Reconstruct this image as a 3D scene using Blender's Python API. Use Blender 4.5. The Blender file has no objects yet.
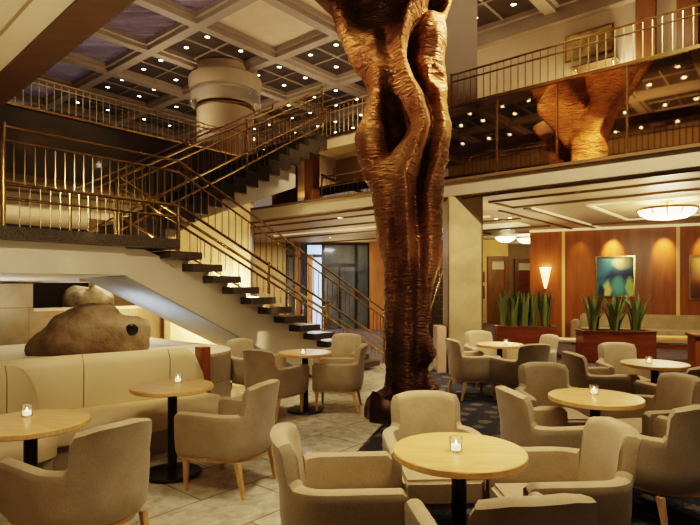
import bpy, bmesh, math, random
from mathutils import Vector, Matrix
random.seed(7)
PI = math.pi
SC = bpy.context.scene
COL = SC.collection
# ------------------------------------------------------------------ plan axes
AU = math.radians(49.8)                      # the building's long axes are turned to the view
UX, UY = math.cos(AU), math.sin(AU)
def W(u, v, z=0.0):
    return Vector((UX*u - UY*v, UY*u + UX*v, z))
EYE, F, HOR = 1.55, 540.0, 287.0
def spot(px, py, z):                         # plan position of a point of known height
    y = F*(z-EYE)/(HOR-py); return (px-350.0)*y/F, y
# ------------------------------------------------------------------ materials
MATS = {}
def new_mat(name):
    m = bpy.data.materials.new(name); m.use_nodes = True
    nt = m.node_tree; b = nt.nodes['Principled BSDF']
    return m, nt, b
def ramp(nt, fac, stops):
    r = nt.nodes.new('ShaderNodeValToRGB'); e = r.color_ramp.elements
    while len(e) < len(stops): e.new(0.5)
    for k, (p, c) in enumerate(stops):
        e[k].position = p; e[k].color = (*c, 1)
    nt.links.new(fac, r.inputs[0]); return r.outputs[0]
def coords(nt, scale=(1,1,1), rot=(0,0,0), kind='Object'):
    tc = nt.nodes.new('ShaderNodeTexCoord'); mp = nt.nodes.new('ShaderNodeMapping')
    mp.inputs['Scale'].default_value = scale; mp.inputs['Rotation'].default_value = rot
    nt.links.new(tc.outputs[kind], mp.inputs[0]); return mp.outputs[0]
def noise(nt, vec, scale, detail=4, rough=.5, dist=0):
    n = nt.nodes.new('ShaderNodeTexNoise'); n.inputs['Scale'].default_value = scale
    n.inputs['Detail'].default_value = detail; n.inputs['Roughness'].default_value = rough
    n.inputs['Distortion'].default_value = dist
    nt.links.new(vec, n.inputs['Vector']); return n.outputs[0]
def bump(nt, b, h, strength=.3, dist=.01):
    n = nt.nodes.new('ShaderNodeBump'); n.inputs['Strength'].default_value = strength
    n.inputs['Distance'].default_value = dist
    nt.links.new(h, n.inputs['Height']); nt.links.new(n.outputs[0], b.inputs['Normal'])
def mix(nt, fac, a, c, mode='MIX'):
    n = nt.nodes.new('ShaderNodeMix'); n.data_type = 'RGBA'; n.blend_type = mode
    if isinstance(fac, float): n.inputs[0].default_value = fac
    else: nt.links.new(fac, n.inputs[0])
    for i, x in ((6, a), (7, c)):
        if isinstance(x, tuple): n.inputs[i].default_value = (*x, 1)
        else: nt.links.new(x, n.inputs[i])
    return n.outputs[2]
def plain(name, col, rough=.5, metal=0, emit=0, emitcol=None, var=.12, vs=3.0, bmp=0, bs=60, trans=0, coat=0):
    m, nt, b = new_mat(name)
    v = coords(nt)
    n = noise(nt, v, vs, 3)
    lo = tuple(c*(1-var) for c in col); hi = tuple(min(1, c*(1+var)) for c in col)
    nt.links.new(ramp(nt, n, [(.3, lo), (.7, hi)]), b.inputs['Base Color'])
    b.inputs['Roughness'].default_value = rough; b.inputs['Metallic'].default_value = metal
    if trans: b.inputs['Transmission Weight'].default_value = trans
    if coat: b.inputs['Coat Weight'].default_value = coat
    if emit:
        b.inputs['Emission Color'].default_value = (*(emitcol or col), 1)
        b.inputs['Emission Strength'].default_value = emit
    if bmp: bump(nt, b, noise(nt, v, bs, 3), bmp, .01)
    MATS[name] = m; return m
def wood(name, c1, c2, scale=(1, 14, 1), rough=.35, rot=(0,0,0), kind='Object', gscale=2.2):
    m, nt, b = new_mat(name)
    v = coords(nt, scale, rot, kind)
    n = noise(nt, v, gscale, 5, .6, .6)
    nt.links.new(ramp(nt, n, [(.32, c1), (.68, c2)]), b.inputs['Base Color'])
    b.inputs['Roughness'].default_value = rough
    bump(nt, b, n, .05, .003)
    MATS[name] = m; return m
def stone(name, c1, c2, tile=None, rough=.5, scale=2.0, rotz=AU, vertical=False, mort=(.25,.2,.14)):
    m, nt, b = new_mat(name)
    v = coords(nt)
    n = noise(nt, v, scale, 8, .62, .4)
    col = ramp(nt, n, [(.3, c1), (.7, c2)])
    if tile:
        if vertical:                          # joint grid on upright faces: (x+y, z)
            tc = nt.nodes.new('ShaderNodeTexCoord'); s = nt.nodes.new('ShaderNodeSeparateXYZ')
            nt.links.new(tc.outputs['Object'], s.inputs[0])
            ad = nt.nodes.new('ShaderNodeMath'); nt.links.new(s.outputs[0], ad.inputs[0]); nt.links.new(s.outputs[1], ad.inputs[1])
            cb = nt.nodes.new('ShaderNodeCombineXYZ'); nt.links.new(ad.outputs[0], cb.inputs[0]); nt.links.new(s.outputs[2], cb.inputs[1])
            tv = cb.outputs[0]
        else:
            tv = coords(nt, (1,1,1), (0,0,-rotz))
        br = nt.nodes.new('ShaderNodeTexBrick'); nt.links.new(tv, br.inputs['Vector'])
        br.inputs['Scale'].default_value = 1; br.inputs['Brick Width'].default_value = tile[0]
        br.inputs['Row Height'].default_value = tile[1]; br.inputs['Mortar Size'].default_value = tile[2]
        br.inputs['Mortar Smooth'].default_value = .2
        br.inputs['Color1'].default_value = (.80,.80,.80,1); br.inputs['Color2'].default_value = (1.0,1.0,1.0,1)
        br.inputs['Mortar'].default_value = (*mort, 1)
        col = mix(nt, 1.0, col, br.outputs[0], 'MULTIPLY')
    nt.links.new(col, b.inputs['Base Color']); b.inputs['Roughness'].default_value = rough
    MATS[name] = m; return m

FABRIC, nt, b = new_mat('taupe_fabric')
v = coords(nt); n1 = noise(nt, v, 5, 3)
wv = noise(nt, coords(nt, (120, 120, 25)), 3, 2)
c = ramp(nt, n1, [(.3, (.37,.285,.17)), (.7, (.48,.38,.24))])
c = mix(nt, .25, c, ramp(nt, wv, [(.35, (.20,.15,.095)), (.7, (.60,.50,.36))]))
nt.links.new(c, b.inputs['Base Color']); b.inputs['Roughness'].default_value = .85
b.inputs['Sheen Weight'].default_value = .25
bump(nt, b, wv, .25, .004)
LEATHER = plain('cream_leather', (.66,.54,.33), .45, var=.06, vs=2, bmp=.08, bs=90)
TOP = wood('beech_tabletop', (.68,.43,.17), (.84,.58,.27), (1.2, 9, 1), .32)
LEGW = wood('beech_leg', (.46,.28,.12), (.60,.39,.18), (12,12,1.5), .4)
BLACK = plain('black_metal', (.012,.011,.010), .3, metal=.3)
PALEB = plain('pale_brass', (.72,.56,.34), .35, metal=.35, var=.1)
BRASS = plain('brass', (.56,.42,.20), .24, metal=1, var=.18, vs=9)
BRASSD = plain('aged_brass', (.34,.23,.11), .32, metal=1, var=.2, vs=9)
TREAD = plain('dark_granite', (.075,.060,.045), .32, var=.6, vs=60)
CREAM = plain('cream_plaster', (.72,.62,.46), .7, var=.05)
WHITEP = plain('white_plaster', (.80,.74,.62), .6, var=.03)
BEIGE = plain('beige_paint', (.50,.39,.25), .6, var=.06)
CEILB = plain('ceiling_beam_paint', (.30,.235,.17), .55, var=.06)
CEILP = plain('ceiling_panel_paint', (.56,.43,.27), .6, var=.05)
CEILM = plain('soffit_paint', (.46,.36,.23), .55, var=.05)
DARKP = plain('dark_coffer_panel', (.05,.036,.026), .4, var=.2)
BROWNB = wood('bronze_brown_beam', (.085,.043,.016), (.12,.062,.024), (1,6,1), .45)
TRIMB = plain('brown_trim', (.17,.105,.05), .4)
WOODW = wood('cherry_wall', (.23,.078,.022), (.36,.135,.038), (2.5, 2.5, .35), .35)
WOODD = wood('mahogany', (.15,.045,.018), (.26,.085,.03), (1,1,6), .3)
WOODM = wood('walnut_frame', (.17,.075,.028), (.27,.13,.05), (3,3,.6), .4)
WOODO = wood('orange_wood', (.42,.17,.05), (.55,.25,.08), (3,3,.6), .4)
STONE = stone('travertine', (.36,.28,.175), (.56,.45,.29), (1.1,.62,.008), .5, 2.2, vertical=True, mort=(.55,.5,.4))
STONEC = stone('travertine_column', (.28,.22,.12), (.46,.37,.21), None, .4, 1.6)
COLM = plain('column_marble', (.40,.30,.19), .35, var=.1, vs=1.5)
MARBLE = stone('marble_floor', (.40,.36,.27), (.74,.69,.57), (.92,.56,.007), .25, 9, mort=(.42,.37,.28))
PLINTH = stone('limestone_plinth', (.46,.38,.26), (.62,.53,.38), (.8,.4,.006), .6, 3, vertical=True, mort=(.6,.55,.45))
ROCK, nt, b = new_mat('brown_boulder')
v = coords(nt); n1 = noise(nt, v, 2.2, 8, .65); n2 = noise(nt, v, 14, 6)
c = ramp(nt, n1, [(.28, (.07,.045,.025)), (.5, (.19,.13,.07)), (.75, (.33,.26,.17))])
nt.links.new(c, b.inputs['Base Color']); b.inputs['Roughness'].default_value = .8; bump(nt, b, n2, .6, .03)
PALER = plain('pale_rock', (.55,.50,.38), .8, var=.3, vs=6, bmp=.6, bs=8)
# bronze of the sculpture, with tool marks
BRONZE, nt, b = new_mat('carved_bronze')
v = coords(nt)
n1 = noise(nt, v, 1.7, 5, .6)
c = ramp(nt, n1, [(.28, (.085,.038,.017)), (.5, (.27,.125,.046)), (.74, (.46,.27,.11))])
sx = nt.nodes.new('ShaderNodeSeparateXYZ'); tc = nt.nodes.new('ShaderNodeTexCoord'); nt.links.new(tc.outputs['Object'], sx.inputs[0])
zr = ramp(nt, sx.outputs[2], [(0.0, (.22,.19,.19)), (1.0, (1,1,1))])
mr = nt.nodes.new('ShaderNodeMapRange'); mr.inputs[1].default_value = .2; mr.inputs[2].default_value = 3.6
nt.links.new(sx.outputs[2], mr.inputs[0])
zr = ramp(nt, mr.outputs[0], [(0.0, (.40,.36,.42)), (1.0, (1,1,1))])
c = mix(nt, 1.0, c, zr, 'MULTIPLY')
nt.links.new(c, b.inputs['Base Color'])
b.inputs['Metallic'].default_value = .5; b.inputs['Roughness'].default_value = .46
rp = noise(nt, coords(nt, (4.5, 4.5, 26)), 1.0, 2, .55, 1.3)
bump(nt, b, rp, 1.0, .06)
# mirrored bronze glass
MIRROR, nt, b = new_mat('bronze_mirror_glass')
v = coords(nt)
nt.links.new(ramp(nt, noise(nt, v, .8, 2), [(.3, (.60,.47,.32)), (.7, (.66,.52,.37))]), b.inputs['Base Color'])
b.inputs['Metallic'].default_value = 1; b.inputs['Roughness'].default_value = .03
DMIRR, nt, b = new_mat('dark_smoked_glass')
v = coords(nt)
nt.links.new(ramp(nt, noise(nt, v, .8, 2), [(.3, (.085,.070,.054)), (.7, (.115,.096,.075))]), b.inputs['Base Color'])
b.inputs['Roughness'].default_value = .06; b.inputs['Specular IOR Level'].default_value = .22
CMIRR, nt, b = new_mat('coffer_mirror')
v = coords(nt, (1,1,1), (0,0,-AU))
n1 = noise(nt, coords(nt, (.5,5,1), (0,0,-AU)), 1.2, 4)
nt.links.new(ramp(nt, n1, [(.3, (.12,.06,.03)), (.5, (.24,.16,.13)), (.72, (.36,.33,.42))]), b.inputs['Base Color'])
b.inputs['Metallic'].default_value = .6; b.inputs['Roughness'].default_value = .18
b.inputs['Emission Color'].default_value = (.25,.20,.30,1); b.inputs['Emission Strength'].default_value = .06  # reflections are put into the streaked colour; slight glow added
# carpet
CARPET, nt, b = new_mat('navy_carpet')
v = coords(nt, (1,1,1), (0,0,.5))
vo = nt.nodes.new('ShaderNodeTexVoronoi'); vo.inputs['Scale'].default_value = 3.6; vo.inputs['Randomness'].default_value = .35
nt.links.new(v, vo.inputs['Vector'])
n2 = noise(nt, v, 26, 3)
ad = nt.nodes.new('ShaderNodeMath'); ad.operation = 'MULTIPLY_ADD'; ad.inputs[1].default_value = .35
nt.links.new(n2, ad.inputs[0]); nt.links.new(vo.outputs['Distance'], ad.inputs[2])
blob = ramp(nt, ad.outputs[0], [(.42, (.115,.095,.085)), (.50, (.018,.019,.032))])
dots = ramp(nt, noise(nt, v, 30, 2), [(.60, (0,0,0)), (.68, (.05,.042,.04))])
c = mix(nt, 1.0, blob, dots, 'ADD')
nt.links.new(c, b.inputs['Base Color']); b.inputs['Roughness'].default_value = .95
CARPETP = plain('purple_carpet', (.10,.075,.085), .95, var=.35, vs=8)
LAMP = plain('lamp_glow', (1,.9,.7), .5, emit=14, emitcol=(1,.80,.52), var=0)
SOFTL = plain('soft_lamp_glow', (1,.9,.7), .5, emit=2.6, emitcol=(1,.84,.55), var=0)
COVE = plain('cove_glow', (.8,.65,.38), .5, emit=.28, emitcol=(1,.76,.40), var=0)
STRIPG = plain('brass_strip_light', (.7,.45,.18), .4, emit=.06, emitcol=(1,.62,.22), var=0)
GLASS, nt, b = new_mat('clear_glass')
v = coords(nt); nt.links.new(ramp(nt, noise(nt, v, 5, 1), [(0, (.95,.95,.93)), (1, (1,1,1))]), b.inputs['Base Color'])
b.inputs['Transmission Weight'].default_value = .9; b.inputs['Roughness'].default_value = .08; b.inputs['IOR'].default_value = 1.35
WAX = plain('candle_wax', (.95,.85,.65), .5, emit=.9, emitcol=(1,.75,.42), var=0)
LEAF, nt, b = new_mat('snake_leaf')
v = coords(nt)
n1 = noise(nt, coords(nt, (6,6,22)), 1.5, 3)
c = ramp(nt, n1, [(.35, (.012,.045,.012)), (.6, (.045,.12,.03)), (.8, (.11,.19,.055))])
nt.links.new(c, b.inputs['Base Color']); b.inputs['Roughness'].default_value = .45
LEAFE = plain('leaf_edge_green', (.20,.25,.08), .45)
SOIL = plain('soil', (.05,.03,.02), .9)
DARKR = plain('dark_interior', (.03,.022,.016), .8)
FRAMEM = plain('dark_door_metal', (.03,.028,.028), .35, metal=.4)
DGLASS = plain('door_glass', (.11,.12,.12), .12, var=.4, vs=1.2)
BLUEG = plain('daylit_glass', (.35,.5,.75), .2, emit=.7, emitcol=(.45,.66,1.0), var=.2)
GREYW = plain('grey_panel', (.28,.25,.21), .6)
YELW = plain('yellow_wall', (.78,.58,.24), .7, var=.05)
TANW = plain('tan_wall', (.40,.28,.13), .7, var=.06)
GOLDW = stone('golden_stone', (.50,.40,.24), (.66,.55,.37), None, .6, 3)
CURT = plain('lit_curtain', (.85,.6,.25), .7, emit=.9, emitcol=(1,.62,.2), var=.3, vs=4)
# ------------------------------------------------------------------ mesh helpers
class MB:
    def __init__(s): s.bm = bmesh.new()
    def face(s, pts):
        vs = [s.bm.verts.new(p) for p in pts]; return s.bm.faces.new(vs)
    def hexa(s, lo, hi):                      # lo, hi: 4 points each, same order
        a = [s.bm.verts.new(p) for p in lo]; c = [s.bm.verts.new(p) for p in hi]
        s.bm.faces.new(a[::-1]); s.bm.faces.new(c)
        for i in range(4): s.bm.faces.new((a[i], a[(i+1)%4], c[(i+1)%4], c[i]))
    def box(s, x0, x1, y0, y1, z0, z1):
        s.hexa([(x0,y0,z0),(x1,y0,z0),(x1,y1,z0),(x0,y1,z0)], [(x0,y0,z1),(x1,y0,z1),(x1,y1,z1),(x0,y1,z1)])
    def uv(s, u0, u1, v0, v1, z0, z1):
        q = [(u0,v0),(u1,v0),(u1,v1),(u0,v1)]
        s.hexa([W(a,c,z0) for a,c in q], [W(a,c,z1) for a,c in q])
    def prism(s, poly, f0, f1):               # poly: 2-D points; f0,f1 map them to 3-D
        a = [s.bm.verts.new(f0(p)) for p in poly]; c = [s.bm.verts.new(f1(p)) for p in poly]
        s.bm.faces.new(a[::-1]); s.bm.faces.new(c); n = len(poly)
        for i in range(n): s.bm.faces.new((a[i], a[(i+1)%n], c[(i+1)%n], c[i]))
    def tube(s, p0, p1, r, n=8, r1=None):
        p0, p1 = Vector(p0), Vector(p1); d = (p1-p0).normalized()
        up = Vector((0,0,1)) if abs(d.z) < .95 else Vector((1,0,0))
        a = d.cross(up).normalized(); c = d.cross(a)
        r1 = r if r1 is None else r1
        A = [s.bm.verts.new(p0 + r*(math.cos(t)*a+math.sin(t)*c)) for t in [2*PI*k/n for k in range(n)]]
        B = [s.bm.verts.new(p1 + r1*(math.cos(t)*a+math.sin(t)*c)) for t in [2*PI*k/n for k in range(n)]]
        for i in range(n): s.bm.faces.new((A[i], A[(i+1)%n], B[(i+1)%n], B[i]))
        s.bm.faces.new(A[::-1]); s.bm.faces.new(B)
    def lathe(s, prof, n=32, c=(0,0,0)):
        rings = []
        for r, z in prof:
            if r < 1e-6: rings.append([s.bm.verts.new((c[0], c[1], c[2]+z))])
            else: rings.append([s.bm.verts.new((c[0]+r*math.cos(2*PI*k/n), c[1]+r*math.sin(2*PI*k/n), c[2]+z)) for k in range(n)])
        for A, B in zip(rings, rings[1:]):
            for i in range(n):
                j = (i+1) % n
                if len(A) == 1 and len(B) == 1: continue
                if len(A) == 1: s.bm.faces.new((A[0], B[i], B[j]))
                elif len(B) == 1: s.bm.faces.new((A[i], A[j], B[0]))
                else: s.bm.faces.new((A[i], A[j], B[j], B[i]))
    def grid(s, rows, close_u=False, cap=False):   # rows: list of rings of points
        R = [[s.bm.verts.new(p) for p in r] for r in rows]; n = len(R[0])
        for A, B in zip(R, R[1:]):
            for i in range(n if close_u else n-1):
                j = (i+1) % n; s.bm.faces.new((A[i], A[j], B[j], B[i]))
        if cap: s.bm.faces.new(R[0][::-1]); s.bm.faces.new(R[-1])
    def build(s, name, m, parent=None, smooth=True, bevel=0, seg=2, kind=None):
        bmesh.ops.remove_doubles(s.bm, verts=s.bm.verts, dist=1e-6)
        bmesh.ops.recalc_face_normals(s.bm, faces=s.bm.faces)
        if bevel:
            bmesh.ops.bevel(s.bm, geom=[e for e in s.bm.edges if len(e.link_faces)==2 and e.calc_face_angle(0) > .6],
                            offset=bevel, segments=seg, affect='EDGES', clamp_overlap=True)
        me = bpy.data.meshes.new(name); s.bm.to_mesh(me); s.bm.free()
        me.materials.append(m)
        if smooth:
            me.polygons.foreach_set('use_smooth', [True]*len(me.polygons))
            me.set_sharp_from_angle(angle=math.radians(40))
        o = bpy.data.objects.new(name, me); COL.objects.link(o)
        if parent: o.parent = parent
        if kind: o['kind'] = kind
        return o
def tag(o, label, cat, group=None, kind=None):
    o['label'] = label; o['category'] = cat
    if group: o['group'] = group
    if kind: o['kind'] = kind
    return o
def thing(name, label, cat, loc=(0,0,0), rz=0, group=None):
    o = bpy.data.objects.new(name, None); COL.objects.link(o)
    o.location = loc; o.rotation_euler = (0,0,rz); o.empty_display_size = .1
    return tag(o, label, cat, group)
def dup(root, loc, rz, label=None, group=None):
    r = root.copy(); COL.objects.link(r); r.location = loc; r.rotation_euler = (0,0,rz)
    if label: r['label'] = label
    if group: r['group'] = group
    for ch in list(root.children):
        c = ch.copy(); COL.objects.link(c); c.parent = r
        for g in ch.children:
            d = g.copy(); COL.objects.link(d); d.parent = c
    return r
def struct(name, mb, m, **k):
    return mb.build(name, m, kind='structure', **k)
def box_s(name, m, *a, uv=True):
    mb = MB(); (mb.uv if uv else mb.box)(*a); return struct(name, mb, m, smooth=False)
def lerp(a, b, t): return a+(b-a)*t
def interp(tab, x):
    if x <= tab[0][0]: return tab[0][1]
    for (a, fa), (c, fc) in zip(tab, tab[1:]):
        if x <= c:
            t = (x-a)/(c-a); t = t*t*(3-2*t)*.5 + t*.5
            return fa+(fc-fa)*t
    return tab[-1][1]

# ================================================================== FLOOR
mb = MB(); mb.face([(-14,-3,0),(9,-3,0),(9,14,0),(-14,14,0)]); struct('floor', mb, MARBLE, smooth=False)
# carpet: right of a line from the near middle to the column, and everything beyond
edge = [(-1.7,-1.0),(-.47,3.4),(-.06,4.6),(.42,6.2),(.62,7.0),(1.05,8.6),(1.35,9.6)]
mb = MB(); pts = [(x,y,.008) for x,y in edge]+[(1.9,11.0,.008),(9,11,.008),(14,9,.008),(14,-1,.008)]
mb.face(pts); struct('floor', mb, CARPET, smooth=False)
mb = MB(); mb.face([(-6,10.95,.010),(1.9,10.95,.010),(14,8.6,.010),(16,30,.010),(-6,30,.010)]); struct('floor', mb, CARPETP, smooth=False)
mb = MB()
for (a, c), (d, e) in zip(edge, edge[1:]):
    t = Vector((d-a, e-c, 0)).normalized(); n = Vector((-t.y, t.x, 0))*.012
    mb.hexa([(a-n.x,c-n.y,0),(d-n.x,e-n.y,0),(d+n.x,e+n.y,0),(a+n.x,c+n.y,0)], [(a-n.x,c-n.y,.012),(d-n.x,e-n.y,.012),(d+n.x,e+n.y,.012),(a+n.x,c+n.y,.012)])
struct('trim_1', mb, BRASSD, smooth=False)

# ================================================================== CEILING (coffers)
UF, VL = 8.69, 10.85                          # the two atrium balcony planes
Z1, Z2, Z3, ZC = 3.15, 3.48, 4.85, 7.7
US = [7.45+2.45*k for k in range(-6, 7)]; VS = [11.0+2.2*k for k in range(-7, 7)]
mb = MB(); bw = .125
for u in US: mb.uv(u-bw, u+bw, VS[0], VS[-1], ZC, ZC+.45)
for i in range(len(US)-1):
    for v in VS: mb.uv(US[i]+bw, US[i+1]-bw, v-bw, v+bw, ZC, ZC+.45)
struct('ceiling', mb, CEILB, smooth=False)
mbs = {'ceil': (MB(), CEILP), 'dark': (MB(), DARKP), 'mirr': (MB(), CMIRR)}
ledge = MB(); subg = MB(); lights = []
for i in range(len(US)-1):
    for j in range(len(VS)-1):
        u0, u1, v0, v1 = US[i]+bw, US[i+1]-bw, VS[j]+bw, VS[j+1]-bw
        uc, vc = (u0+u1)/2, (v0+v1)/2
        dark = uc > 9.9 or (vc > 11 and uc > 7.45) or uc < .1
        kind = 'dark' if dark else ('ceil' if uc > 7.45 else 'mirr')
        zz = ZC+.22
        mbs[kind][0].face([W(u0,v0,zz), W(u1,v0,zz), W(u1,v1,zz), W(u0,v1,zz)])
        for a,c,d,e in ((u0,u1,v0,v0+.09),(u0,u1,v1-.09,v1),(u0,u0+.09,v0+.09,v1-.09),(u1-.09,u1,v0+.09,v1-.09)):
            ledge.uv(a,c,d,e,ZC+.10,ZC+.22)
        if dark:
            subg.uv(u0,u1,vc-.02,vc+.02,zz-.04,zz); subg.uv(uc-.02,uc+.02,v0,vc-.02,zz-.04,zz); subg.uv(uc-.02,uc+.02,vc+.02,v1,zz-.04,zz)
            for a in (-1,1):
                for c in (-1,1): lights.append((uc+a*.53, vc+c*.47, zz))
for k, (m_, mat) in mbs.items(): struct('ceiling', m_, mat, smooth=False)
struct('ceiling', ledge, CEILB, smooth=False); struct('ceiling', subg, CEILB, smooth=False)

def make_down(r, label, group, m=LAMP):
    t = thing('ceiling_downlight', label, 'ceiling light', group=group)
    a = MB(); a.lathe([(r*.75,0),(r,0),(r,-.02),(r*.75,-.02),(r*.75,0)], 16); a.build('trim_ring', BRASSD, t)
    a = MB(); a.lathe([(0,-.012),(r*.75,-.012),(r*.75,-.001),(0,-.001)], 16); a.build('bulb', m, t)
    return t
down0 = make_down(.075, 'small round downlight in the dark coffered ceiling', 'downlights in the dark ceiling coffers')
first = True
def inview(p, mz=40):
    if p.y < .5: return False
    x = 350+F*p.x/p.y; y = HOR-F*(p.z-EYE)/p.y
    return -mz < x < 700+mz and -mz < y < 525+mz
for u, v, z in lights:
    p = W(u, v, z)
    pm_ = W(2*UF-u, v, z)
    if u < .1 and inview(pm_, 0) and 445 < 350+F*pm_.x/pm_.y:
        dup(down0, p, 0); continue
    if not inview(p, 5): continue
    x = 350+F*p.x/p.y
    if 470 < x < 700 and HOR-F*(p.z-EYE)/p.y > 45: continue
    # not where the balcony floor hides them
    if first: down0.location = p; first = False
    else: dup(down0, p, 0)

# ================================================================== FACADES
# right / centre balcony along v at u = UF
box_s('ceiling', CEILM, UF, UF+.55, -5, 14, Z1, Z1+.17)
box_s('trim_2', plain('fascia_paint', (.46,.39,.29), .55, var=.04), UF-.12, UF+.1, -5, VL, Z1+.03, Z2-.05)
box_s('trim_3', TRIMB, UF-.16, UF+.1, -5, VL, Z2-.05, Z2)
box_s('trim_4', TRIMB, UF-.03, UF+.02, -5, VL, Z1-.03, Z1)
# mezzanine slab and soffit behind it
mb = MB(); mb.uv(UF+.55, 16.2, -6, 20, Z1+.05, Z2); struct('ceiling', mb, CEILM, smooth=False)
# upper slab edge
box_s('trim_5', CEILM, UF, UF+.3, 5.3, 13.2, Z3-.28, Z3)
box_s('floor', CEILM, UF+.3, 13.0, -5, 13.2, Z3-.28, Z3)
box_s('trim_6', BRASS, UF-.03, UF, -5, 13.2, Z3-.05, Z3)
# mirrored parapet band with brass mullions
mb = MB(); mb.uv(UF, UF+.04, -5, 5.3, Z2, Z3-.05)
par = thing('mirrored_parapet', 'bronze mirrored glass parapet band between the two right balcony levels', 'parapet')
mb.build('mirror_glass', MIRROR, par, smooth=False)
for k in range(7):
    v = 4.05-1.02*k*1.0
    m_ = MB(); m_.uv(UF-.025, UF, v-.012, v+.012, Z2, Z3-.05); m_.build('mullion', BRASS, par, smooth=False)
# left balcony along u at v = VL
box_s('trim_7', CEILM, -1, UF, VL, VL+.3, Z1-.05, Z2+.02)
box_s('trim_8', TRIMB, -1, UF-.05, VL-.04, VL+.02, Z2+.02, Z2+.10)
box_s('trim_9', TRIMB, -1, UF-.05, VL-.02, VL+.02, Z1+.12, Z1+.16)
mb = MB(); mb.uv(-1, UF, VL, VL+.05, Z2+.10, Z3-.04)
tag(mb.build('smoked_glass_panel', DMIRR, smooth=False), 'dark smoked glass balcony front on the upper left', 'glass panel')
box_s('trim_10', BRASS, -1, UF, VL-.03, VL+.02, Z3-.05, Z3)
box_s('floor', CEILM, -1, UF, VL+.05, 13.0, Z3-.25, Z3)
box_s('ceiling', CEILM, -3, UF, VL+.3, 16, Z1, Z1+.2)

def railing(label, p0, p1, bal, rails, posts=(), spacing=.13, low=None, cat='railing', br=.008, rr=.022, mat=BRASS, lo=0, hi=0, pr=.025):
    """p0,p1: base line ends; bal = (low, high) of balusters; rails = heights (radius) ; posts = list of (t, height)"""
    p0, p1 = Vector(p0), Vector(p1)
    t = thing('brass_railing', label, cat, p0)
    d = p1-p0; L = Vector((d.x, d.y, 0)).length
    for i, h in enumerate(rails):
        r = rr
        if isinstance(h, tuple): h, r = h
        a = MB(); a.tube((0,0,h), d+Vector((0,0,h)), r, 8)
        a.build('handrail' if i == 0 else 'rail', mat, t)
    n = min(100, max(1, int(L/spacing))); me = None
    for k in range(1, n):
        f = k/n
        if me is None:
            a = MB(); a.tube((0,0,bal[0]), (0,0,bal[1]), br, 6); o = a.build('baluster', mat, t); me = o.data; o.location = d*f
        else:
            o = bpy.data.objects.new('baluster', me); COL.objects.link(o); o.parent = t; o.location = d*f
    me = None
    for k in range(1, n if low else 0):
        f = (k+.5)/n
        if me is None:
            a = MB(); a.tube((0,0,low[0]), (0,0,low[1]), br*.7, 6); o = a.build('lower_baluster', mat, t); me = o.data; o.location = d*f
        else:
            o = bpy.data.objects.new('lower_baluster', me); COL.objects.link(o); o.parent = t; o.location = d*f
    for f, h in posts:
        a = MB(); a.tube((0,0,0), (0,0,h), pr, 10); a.lathe([(0,h),(pr*1.3,h),(pr*1.3,h+.02),(0,h+.03)], 10)
        o = a.build('post', mat, t); o.location = d*f
    return t
railing('brass balustrade on the upper right balcony, above the mirrored band', W(UF+.05,4.95,Z3), W(UF+.05,-3.2,Z3), (0,.55), [(.57,.018),(.44,.016)], [(0,.57),(.5,.57),(1,.57)], .125, br=.009, mat=BRASSD)
railing('brass balustrade on the upper balcony behind the tall sculpture, left side', W(UF+.05,10.85,Z3), W(UF+.05,5.15,Z3), (0,.62), [(.66,.018),(.52,.014)], [(0,.66),(1,.66)], .125, br=.010, mat=PALEB)
railing('brass balustrade on the upper left balcony above the smoked glass', W(UF,VL,Z3), W(1.8,VL,Z3), (0,.52), [(.55,.016),(.45,.014)], [(0,.55)], .13, br=.009, mat=PALEB)

# ================================================================== STAIRS
UN, VN, ZL = 3.93, 6.2, 2.17
G1, R1 = .33, .155
st = thing('staircase', 'lower stair flight with dark stone treads and cream sawtooth side below the landing', 'staircase', W(UN,VN,0))
O = W(UN,VN,0)
def loc_uv(mb_, o, u0, u1, v0, v1, z0, z1):
    q = [(u0,v0),(u1,v0),(u1,v1),(u0,v1)]
    mb_.hexa([W(a,c,z0)-o for a,c in q], [W(a,c,z1)-o for a,c in q])
for k in range(1, 14):
    uR = UN+G1*k; z = ZL-R1*k
    a = MB(); loc_uv(a, O, uR-.47, uR, VN, 7.9, z-.10, z); a.build('tread', TREAD, st, smooth=False)
poly = []
for k in range(1, 14):
    uR = UN+G1*k; z = ZL-R1*k-.10
    poly += [(uR-.36, z), (uR-.04, z)]
poly += [(7.9,0),(6.72,0),(3.30,1.70),(3.30,ZL-.14),(3.57,ZL-.14)]
a = MB(); a.prism(poly, lambda p: W(p[0],VN+.26,p[1])-O, lambda p: W(p[0],7.66,p[1])-O); a.build('stringer', WHITEP, st, smooth=False)
a = MB(); a.prism([(6.70,-.0),(6.72,0.0),(3.32,1.70),(3.30,1.685)], lambda p: W(p[0],VN+.255,p[1]-.005)-O, lambda p: W(p[0],7.665,p[1]-.005)-O); a.build('soffit', plain('soffit_daylight_tint', (.40,.42,.44), .7, var=.04), st, smooth=False)  # cool daylight on the underside is put into this grey-blue colour
ld = thing('stair_landing', 'wide stair landing with dark stone edge over a cream plaster underside', 'landing', W(1.7,VN,0)); O2 = W(1.7,VN,0)
a = MB(); loc_uv(a, O2, 1.72, UN, VN, 9.75, ZL-.13, ZL); a.build('floor_slab', TREAD, ld, smooth=False)
a = MB(); q0 = [(1.9,VN+.2),(3.30,VN+.2),(3.30,7.66),(1.9,7.66)]
a.hexa([W(1.9,VN+.2,1.70)-O2, W(3.30,VN+.2,1.70)-O2, W(3.30,9.6,1.62)-O2, W(1.9,9.6,1.62)-O2], [W(x,y,ZL-.13)-O2 for x,y in ((1.9,VN+.2),(3.30,VN+.2),(3.30,9.6),(1.9,9.6))])
a.build('underside', WHITEP, ld, smooth=False)
a = MB(); loc_uv(a, O2, 3.30, 3.9, 7.7, 9.6, 1.62, ZL-.13); a.build('underside', WHITEP, ld, smooth=False)
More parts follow.
